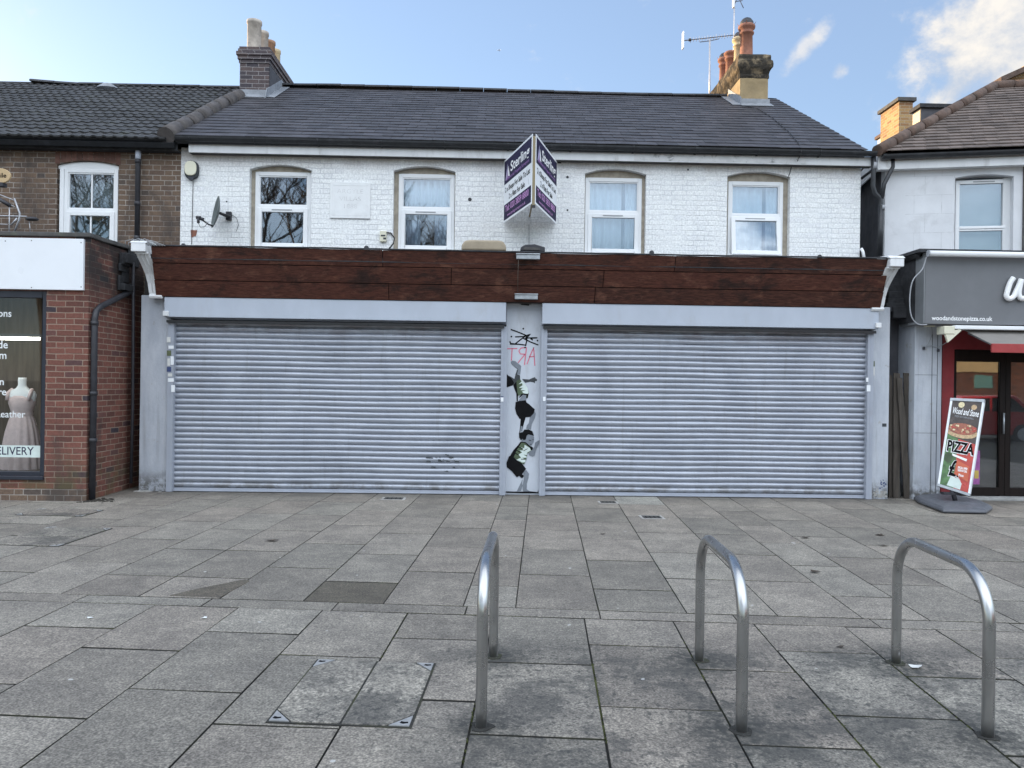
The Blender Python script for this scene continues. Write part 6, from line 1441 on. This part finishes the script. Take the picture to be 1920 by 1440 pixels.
q = MB(); a_, b_ = W(1822, 1, 10.97), W(1838, 1, 10.97); q.box(wx(1826, YD - .01, 850), wx(1838, YD - .01, 850), YD - .004, YD - .001, W(1830, 908, YD).z, W(1830, 845, YD).z); dp_ = tag(obj('poster', q, 'poster_purple', base=(wx(1830, YD), YD, .3)), 'small purple poster on the door glass behind the swing sign', 'poster')
q = MB(); q.box(wx(1829, YD), wx(1837, YD), YD - .006, YD - .0045, W(1830, 897, YD).z, W(1830, 882, YD).z); obj('yellow_square', q, 'poster_yellow', dp_)
# loose cables by the sign
q = MB(); script(q, [(1737, 482), (1729, 505), (1712, 525), (1706, 555), (1708, 590), (1720, 607), (1738, 609)], .008, 10.43); tag(obj('cable', q, 'cable_grey', base=W(1720, 607, 10.43)), 'grey cable looping beside the left end of the grey shop sign', 'cable')
q = MB(); script(q, [(1746, 610), (1748, 625), (1740, 645), (1731, 652)], .005, YS - .02); script(q, [(1731, 652), (1745, 648), (1758, 651), (1778, 640)], .005, YS - .02); tag(obj('cable', q, 'cable_grey', base=W(1746, 640, YS)), 'thin cable stapled to the pier below the grey shop sign', 'cable')
c = W(1744, 610, YS - .03); q = MB(); q.box(c.x - .08, c.x + .06, YS - .06, YS - .001, c.z - .02, c.z + .02); tag(obj('cable_clip', q, 'cream_plastic', base=c, bevel=.006), 'cream terminal block under the left end of the grey sign', 'terminal block')
for qx, qy in ((1731, 653), (1758, 657)):
    c = W(qx, qy, YS); q = MB(); q.lathe([(.018, -.02), (.02, 0), (.016, .02), (.001, .025)], (c.x, YS - .018, c.z), 8); tag(obj('wall_plug', q, 'black_iron', base=c), 'small black fixing on the pier beside the red door frame, the ' + ('left one' if qx < 1740 else 'right one'), 'fixing')

# planks in the gap
PL = [((1667, 1674), (1667, 1675), 703, 11.02, 'narrow dark plank at the left of the gap beside the right pillar'), ((1676, 1687), (1675, 1688), 699, 10.98, 'upright weathered plank in the gap, second from the left'), ((1682, 1692), (1696, 1709), 708, 10.94, 'weathered plank leaning across the others in the gap'), ((1695, 1711), (1699, 1713), 699, 11.00, 'broad weathered plank on the right of the gap, against the pier')]
for (t0, t1), (b0, b1), ty, Y, lb in PL:
    q = MB(); A0, A1, B0, B1 = W(t0, ty, Y), W(t1, ty + 1, Y), W(b0, 935, Y), W(b1, 935, Y); n_ = 10; vs = []
    for k in range(n_ + 1):
        f_ = k / n_; l_, r_ = B0.lerp(A0, f_), B1.lerp(A1, f_); l_.z = max(l_.z, .003); r_.z = max(r_.z, .003)
        if k == 0: l_.z = r_.z = .002
        wv = .004 * sin(k * 1.3 + Y * 70); vs += [l_ + Vector((wv, wv, 0)), r_ + Vector((wv, -wv, 0)), r_ + Vector((wv, .025, 0)), l_ + Vector((wv, .025, 0))]
    q.add(vs, [(4 * k + i, 4 * k + (i + 1) % 4, 4 * k + 4 + (i + 1) % 4, 4 * k + 4 + i) for k in range(n_) for i in range(4)] + [(0, 1, 2, 3), (4 * n_ + 3, 4 * n_ + 2, 4 * n_ + 1, 4 * n_)])
    tag(obj('wooden_plank', q, 'weathered_wood', base=(B0.x, Y, 0), bevel=.002), lb, 'plank', 'old planks standing in the gap')
q = MB(); q.box(wx(1668, 11.3), wx(1714, 11.2), 11.30, 11.34, 0, 3.3)  # dark sheet stands in for the deep alley shade behind the planks
tag(obj('alley_shade_sheet', q, 'dark_render', base=(5.8, 11.3, 0)), 'dark sheet put in for the shade of the narrow alley behind the planks', 'shade_sheet')
q = MB(); zz = 2.6
for k in range(8): q.box(5.62 + random.uniform(0, .1), 5.98 + random.uniform(-.08, .0), 10.95 + .03 * k, 11.1 + .03 * k, zz + k * .09, zz + k * .09 + random.uniform(.1, .2))
tag(obj('felt_scraps', q, 'bitumen', base=(5.8, 11, zz), bevel=.01), 'torn black roofing felt bundled above the alley between the shops', 'roofing felt')

# swing sign
SG = thing('pavement_sign', 'wind-tilted pizza poster sign on a grey plastic base outside the pizza shop', 'sign', G(1790, 950))
TLc, TRc, BRc, BLc = W(1783, 750, 10.42), W(1843, 753, 10.16), W(1816, 926, 9.98), W(1759, 908, 10.24)
U_ = ((TRc - TLc) + (BRc - BLc)).normalized(); V_ = ((TLc - BLc) + (TRc - BRc)).normalized(); N_ = U_.cross(V_).normalized()
if N_.y > 0: N_ = -N_
def SP(s, t_, d=0.0): return (BLc * (1 - s) + BRc * s) * (1 - t_) + (TLc * (1 - s) + TRc * s) * t_ + N_ * d
q = MB(); q.slabquad([SP(0, 0, -.03), SP(1, 0, -.03), SP(1, 1, -.03), SP(0, 1, -.03)], N_ * .03); bo = obj('board', q, 'black_ink', SG)
q = MB(); w_ = .055
q.slabquad([SP(-.02, 0, -.055), SP(w_, 0, -.055), SP(w_, 1, -.055), SP(-.02, 1, -.055)], N_ * .062); obj('side_rail', q, 'white_sign', SG, bevel=.003); q = MB(); q.slabquad([SP(1 - .02, 0, -.075), SP(1.04, 0, -.075), SP(1.04, 1, -.075), SP(1 - .02, 1, -.075)], N_ * .082); obj('side_rail', q, 'white_sign', SG, bevel=.003)
q = MB(); q.slabquad([SP(-.03, -.022, -.06), SP(1.05, -.022, -.06), SP(1.05, .008, -.06), SP(-.03, .008, -.06)], N_ * .07); obj('end_rail', q, 'dull_steel', SG, bevel=.003); q = MB(); q.slabquad([SP(-.03, .992, -.06), SP(1.05, .992, -.06), SP(1.05, 1.025, -.06), SP(-.03, 1.025, -.06)], N_ * .07); obj('end_rail', q, 'dull_steel', SG, bevel=.003)
PO = None
def sp(poly, mat, d, name='print'):
    q_ = MB(); ps = [SP(a_, b_, d) for a_, b_ in poly]; n_ = len(ps)
    q_.add(ps + [p_ + N_ * .0006 for p_ in ps], [list(range(n_)), list(range(2 * n_ - 1, n_ - 1, -1))] + [(i, n_ + i, n_ + (i + 1) % n_, (i + 1) % n_) for i in range(n_)])
    return obj(name, q_, mat, PO if PO else SG)
PO = sp([(.055, .01), (.98, .01), (.98, .99), (.055, .99)], 'poster_dark', .001, 'poster')
sp([(.055, .01), (.5, .01), (.42, .56), (.055, .60)], 'poster_green', .002); sp([(.5, .01), (.98, .01), (.98, .53), (.42, .56)], 'poster_red', .002)
el_ = lambda cx, cy, rx, ry, n_=22: [(cx + rx * cos(2 * pi * k / n_), cy + ry * sin(2 * pi * k / n_)) for k in range(n_)]
clip = lambda poly: [(min(max(a_, .06), .975), b_) for a_, b_ in poly]
sp(clip(el_(.50, .635, .50, .065)), 'poster_crust', .003); sp(clip(el_(.50, .675, .46, .065)), 'poster_topping', .004)
for k in range(26):
    cx, cy = random.uniform(.12, .9), random.uniform(.64, .72); sp(clip(el_(cx, cy, random.uniform(.02, .06), random.uniform(.006, .014), 7)), random.choice(['poster_cheese', 'poster_crust', 'poster_red']), .005 + .0001 * k)
sp(el_(.36, .95, .10, .035, 9), 'poster_cheese', .002); sp(el_(.76, .93, .09, .03, 9), 'poster_crust', .002)
sp(el_(.20, .33, .14, .06, 12), 'ink_green', .0035); sp(el_(.14, .20, .09, .08, 12), 'poster_green', .0035)
def st(s, size, a_, b_, mat, wd, bold=0, d=.006, name='lettering', shear=0.0):
    q_ = MB(); text_mb(q_, s, size, SP(a_, b_, d), U_, V_, 'LEFT', bold, .0004 if N_.dot(U_.cross(V_)) > 0 else -.0004, width=wd, shear=shear); return obj(name, q_, mat, PO)
Wd = (TRc - TLc).length
st('Wood and Stone', .125, .10, .845, 'white_letter', Wd * .82, .002, shear=.25); st('PIZZA KITCHEN & GRILL', .035, .2, .805, 'cable_grey', Wd * .6, .0003)
st('PIZZA', .205, .09, .405, 'white_letter', Wd * .87, .016, d=.0055); st('PIZZA', .205, .10, .407, 'black_ink', Wd * .84, .007, d=.0075)
sp([(.30, .385), (.80, .355), (.78, .33), (.32, .36)], 'white_letter', .0065)
st('£.', .30, .26, .135, 'white_letter', Wd * .36, .014, d=.0055); st('£.', .30, .27, .138, 'black_ink', Wd * .33, .008, d=.0075)
sp([(.46, .165), (.93, .115), (.90, .28), (.49, .325)], 'poster_orange', .0085)
st('SPECIAL OFFER', .04, .55, .235, 'white_letter', Wd * .30, .0015, d=.0095); st('TAKEAWAY DEAL', .04, .55, .205, 'white_letter', Wd * .30, .0015, d=.0095); st('Pizza', .045, .60, .155, 'white_letter', Wd * .16, .001, d=.0095)
sp([(.28, .02), (.72, .0151), (.74, .08), (.64, .13), (.36, .125)], 'ink_pale', .0045)
# stem and base
bc = (BLc + BRc) / 2; gc = G(1792, 952)
q = MB(); q.tube([bc + Vector((0, .02, -.02)), Vector((bc.x + .03, bc.y, .10))], .03, 8); q.box(bc.x - .14, bc.x + .16, bc.y - .03, bc.y + .05, bc.z - .075, bc.z - .045); obj('spring_foot', q, 'black_iron', SG)
bp_ = [G(1713, 938), G(1722, 945), G(1768, 963), G(1850, 965), G(1861, 957), G(1842, 948), G(1800, 938), G(1752, 930)]
cen = sum(bp_, Vector()) / 8; vs = []
for f_, z in ((1.0, .012), (1.0, .045), (.90, .075), (.55, .098), (.2, .10)): vs += [Vector((cen.x + (p_.x - cen.x) * f_, cen.y + (p_.y - cen.y) * f_, z)) for p_ in bp_]
q = MB(); q.add(vs, [list(range(8)), list(range(32, 40))] + [(8 * i + k, 8 * i + (k + 1) % 8, 8 * i + 8 + (k + 1) % 8, 8 * i + 8 + k) for i in range(4) for k in range(8)], False); ba = obj('base', q, 'base_plastic', SG, bevel=.012, seg=3)
for a_ in (1771, 1841):
    c = G(a_, 962); q = MB(); q.tube([(c.x - .02, c.y - .012, .028), (c.x + .02, c.y - .012, .028)], .026, 12); obj('wheel', q, 'rubber', ba)

# tiny aeroplane high in the sky
c = ray(935, 94).normalized() * 2600 + Vector((0, 0, EYE)); q = MB(); s_ = 7.0
q.tube([c + Vector((-s_, 0, 0)), c + Vector((-s_ * .6, 0, 0)), c + Vector((s_ * .8, 0, 0)), c + Vector((s_, 0, .3))], [.2, 1.0, 1.0, .2], 8)
q.add([c + Vector((-2, 0, -.3)), c + Vector((2, 0, -.3)), c + Vector((4, 8, -.3)), c + Vector((2.4, 8, -.3)), c + Vector((4, -8, -.3)), c + Vector((2.4, -8, -.3))], [(0, 1, 2, 3), (0, 5, 4, 1)]); q.box(c.x + s_ * .6, c.x + s_ * .95, c.y - .1, c.y + .1, c.z, c.z + 2.2)
tag(obj('aeroplane', q, 'plane_white', base=c), 'tiny pale aeroplane high in the sky above the roof', 'aeroplane')

# ------------------------------------------------------------------ across the street (seen only in the window reflections)
def bare_tree(x, y, h, seed, label):
    rnd = random.Random(seed); q = MB(); tw = MB()
    def branch(p, d, L, r, lvl):
        n_ = 4; pts = [p]; dd = d.copy()
        for k in range(n_):
            dd = (dd + Vector((rnd.uniform(-.16, .16), rnd.uniform(-.16, .16), rnd.uniform(-.03, .12)))).normalized(); pts.append(pts[-1] + dd * L / n_)
        (q if lvl < 2 else tw).tube(pts, [r * (1 - .45 * k / n_) for k in range(n_ + 1)], 7 if lvl < 2 else 3, cap=False)
        if lvl >= 4: return
        for k in range(7 if lvl > 1 else 6):
            f_ = rnd.uniform(.35, 1); i = min(int(f_ * n_), n_ - 1); pp = pts[i].lerp(pts[i + 1], f_ * n_ - i)
            a = rnd.uniform(0, 2 * pi); side = Vector((cos(a), sin(a), rnd.uniform(.1, .7))).normalized()
            branch(pp, (dd * .75 + side * .8).normalized(), L * rnd.uniform(.5, .72), r * .5, lvl + 1)
    t = thing('bare_tree', label, 'tree', (x, y, 0), 'bare street trees across the road')
    branch(Vector((x, y, -.1)), Vector((0, 0, 1)), h * .42, .22, 0)
    obj('trunk', q, 'bark', t); obj('crown', tw, 'bark', t)
for i, (x, y, h) in enumerate([(-19, -13, 17), (-10.5, -12, 20), (-3.2, -13.5, 15.5)]):
    bare_tree(x, y, h, 11 + i, 'bare winter tree across the road, ' + ['leftmost of three', 'middle of three', 'rightmost of three'][i])
VC = thing('parked_car', 'red car parked across the road, mirrored in the pizza shop doors', 'car', (15.2, -2.6, -.11))
body = [(-2.1, .35), (-2.15, .75), (-1.9, .95), (-1.1, 1.02), (-.55, 1.50), (1.1, 1.53), (1.75, 1.05), (2.1, .95), (2.15, .40), (2.0, .28), (-1.95, .28)]
q = MB(); q.prism([(15.2 + a_, b_ - .11) for a_, b_ in body], lambda p_, t_: (p_[0], t_, p_[1]), -3.45, -1.75); obj('body', q, 'car_red', VC, bevel=.06, seg=3)
q = MB(); q.pxz([(15.2 - .95, .92), (15.2 - .5, 1.32), (15.2 + .28, 1.34), (15.2 + .28, .92)], -1.745, -1.73); q.pxz([(15.2 + .36, .92), (15.2 + .36, 1.34), (15.2 + 1.0, 1.34), (15.2 + 1.5, .92)], -1.745, -1.73); obj('side_window', q, 'car_glass', VC)
for a_ in (-1.35, 1.35):
    q = MB(); q.tube([(15.2 + a_, -1.9, .21), (15.2 + a_, -1.72, .21)], .32, 20); wh = obj('wheel', q, 'rubber', VC); q = MB(); q.tube([(15.2 + a_, -1.719, .21), (15.2 + a_, -1.70, .21)], .2, 16); obj('rim', q, 'aluminium', wh)
PB = thing('parade_of_shops', 'low brick parade across the road, mirrored in the pizza shop doors', 'building', (26, -17, 0))
q = MB(); q.box(12, 44, -24, -17, 0, 5.2); obj('wall', q, 'red_brick', PB)
q = MB(); q.box(12.2, 26.0, -16.999, -16.9, 2.5, 3.1); obj('shop_sign', q, 'cream_board', PB); q = MB(); q.box(24.6, 25.5, -16.999, -16.95, 1.7, 2.35); obj('window', q, 'teal_board', PB); q = MB(); q.box(13, 21.5, -16.999, -16.95, .5, 2.35); obj('window', q, 'car_glass', PB)

S.render.engine = 'CYCLES'
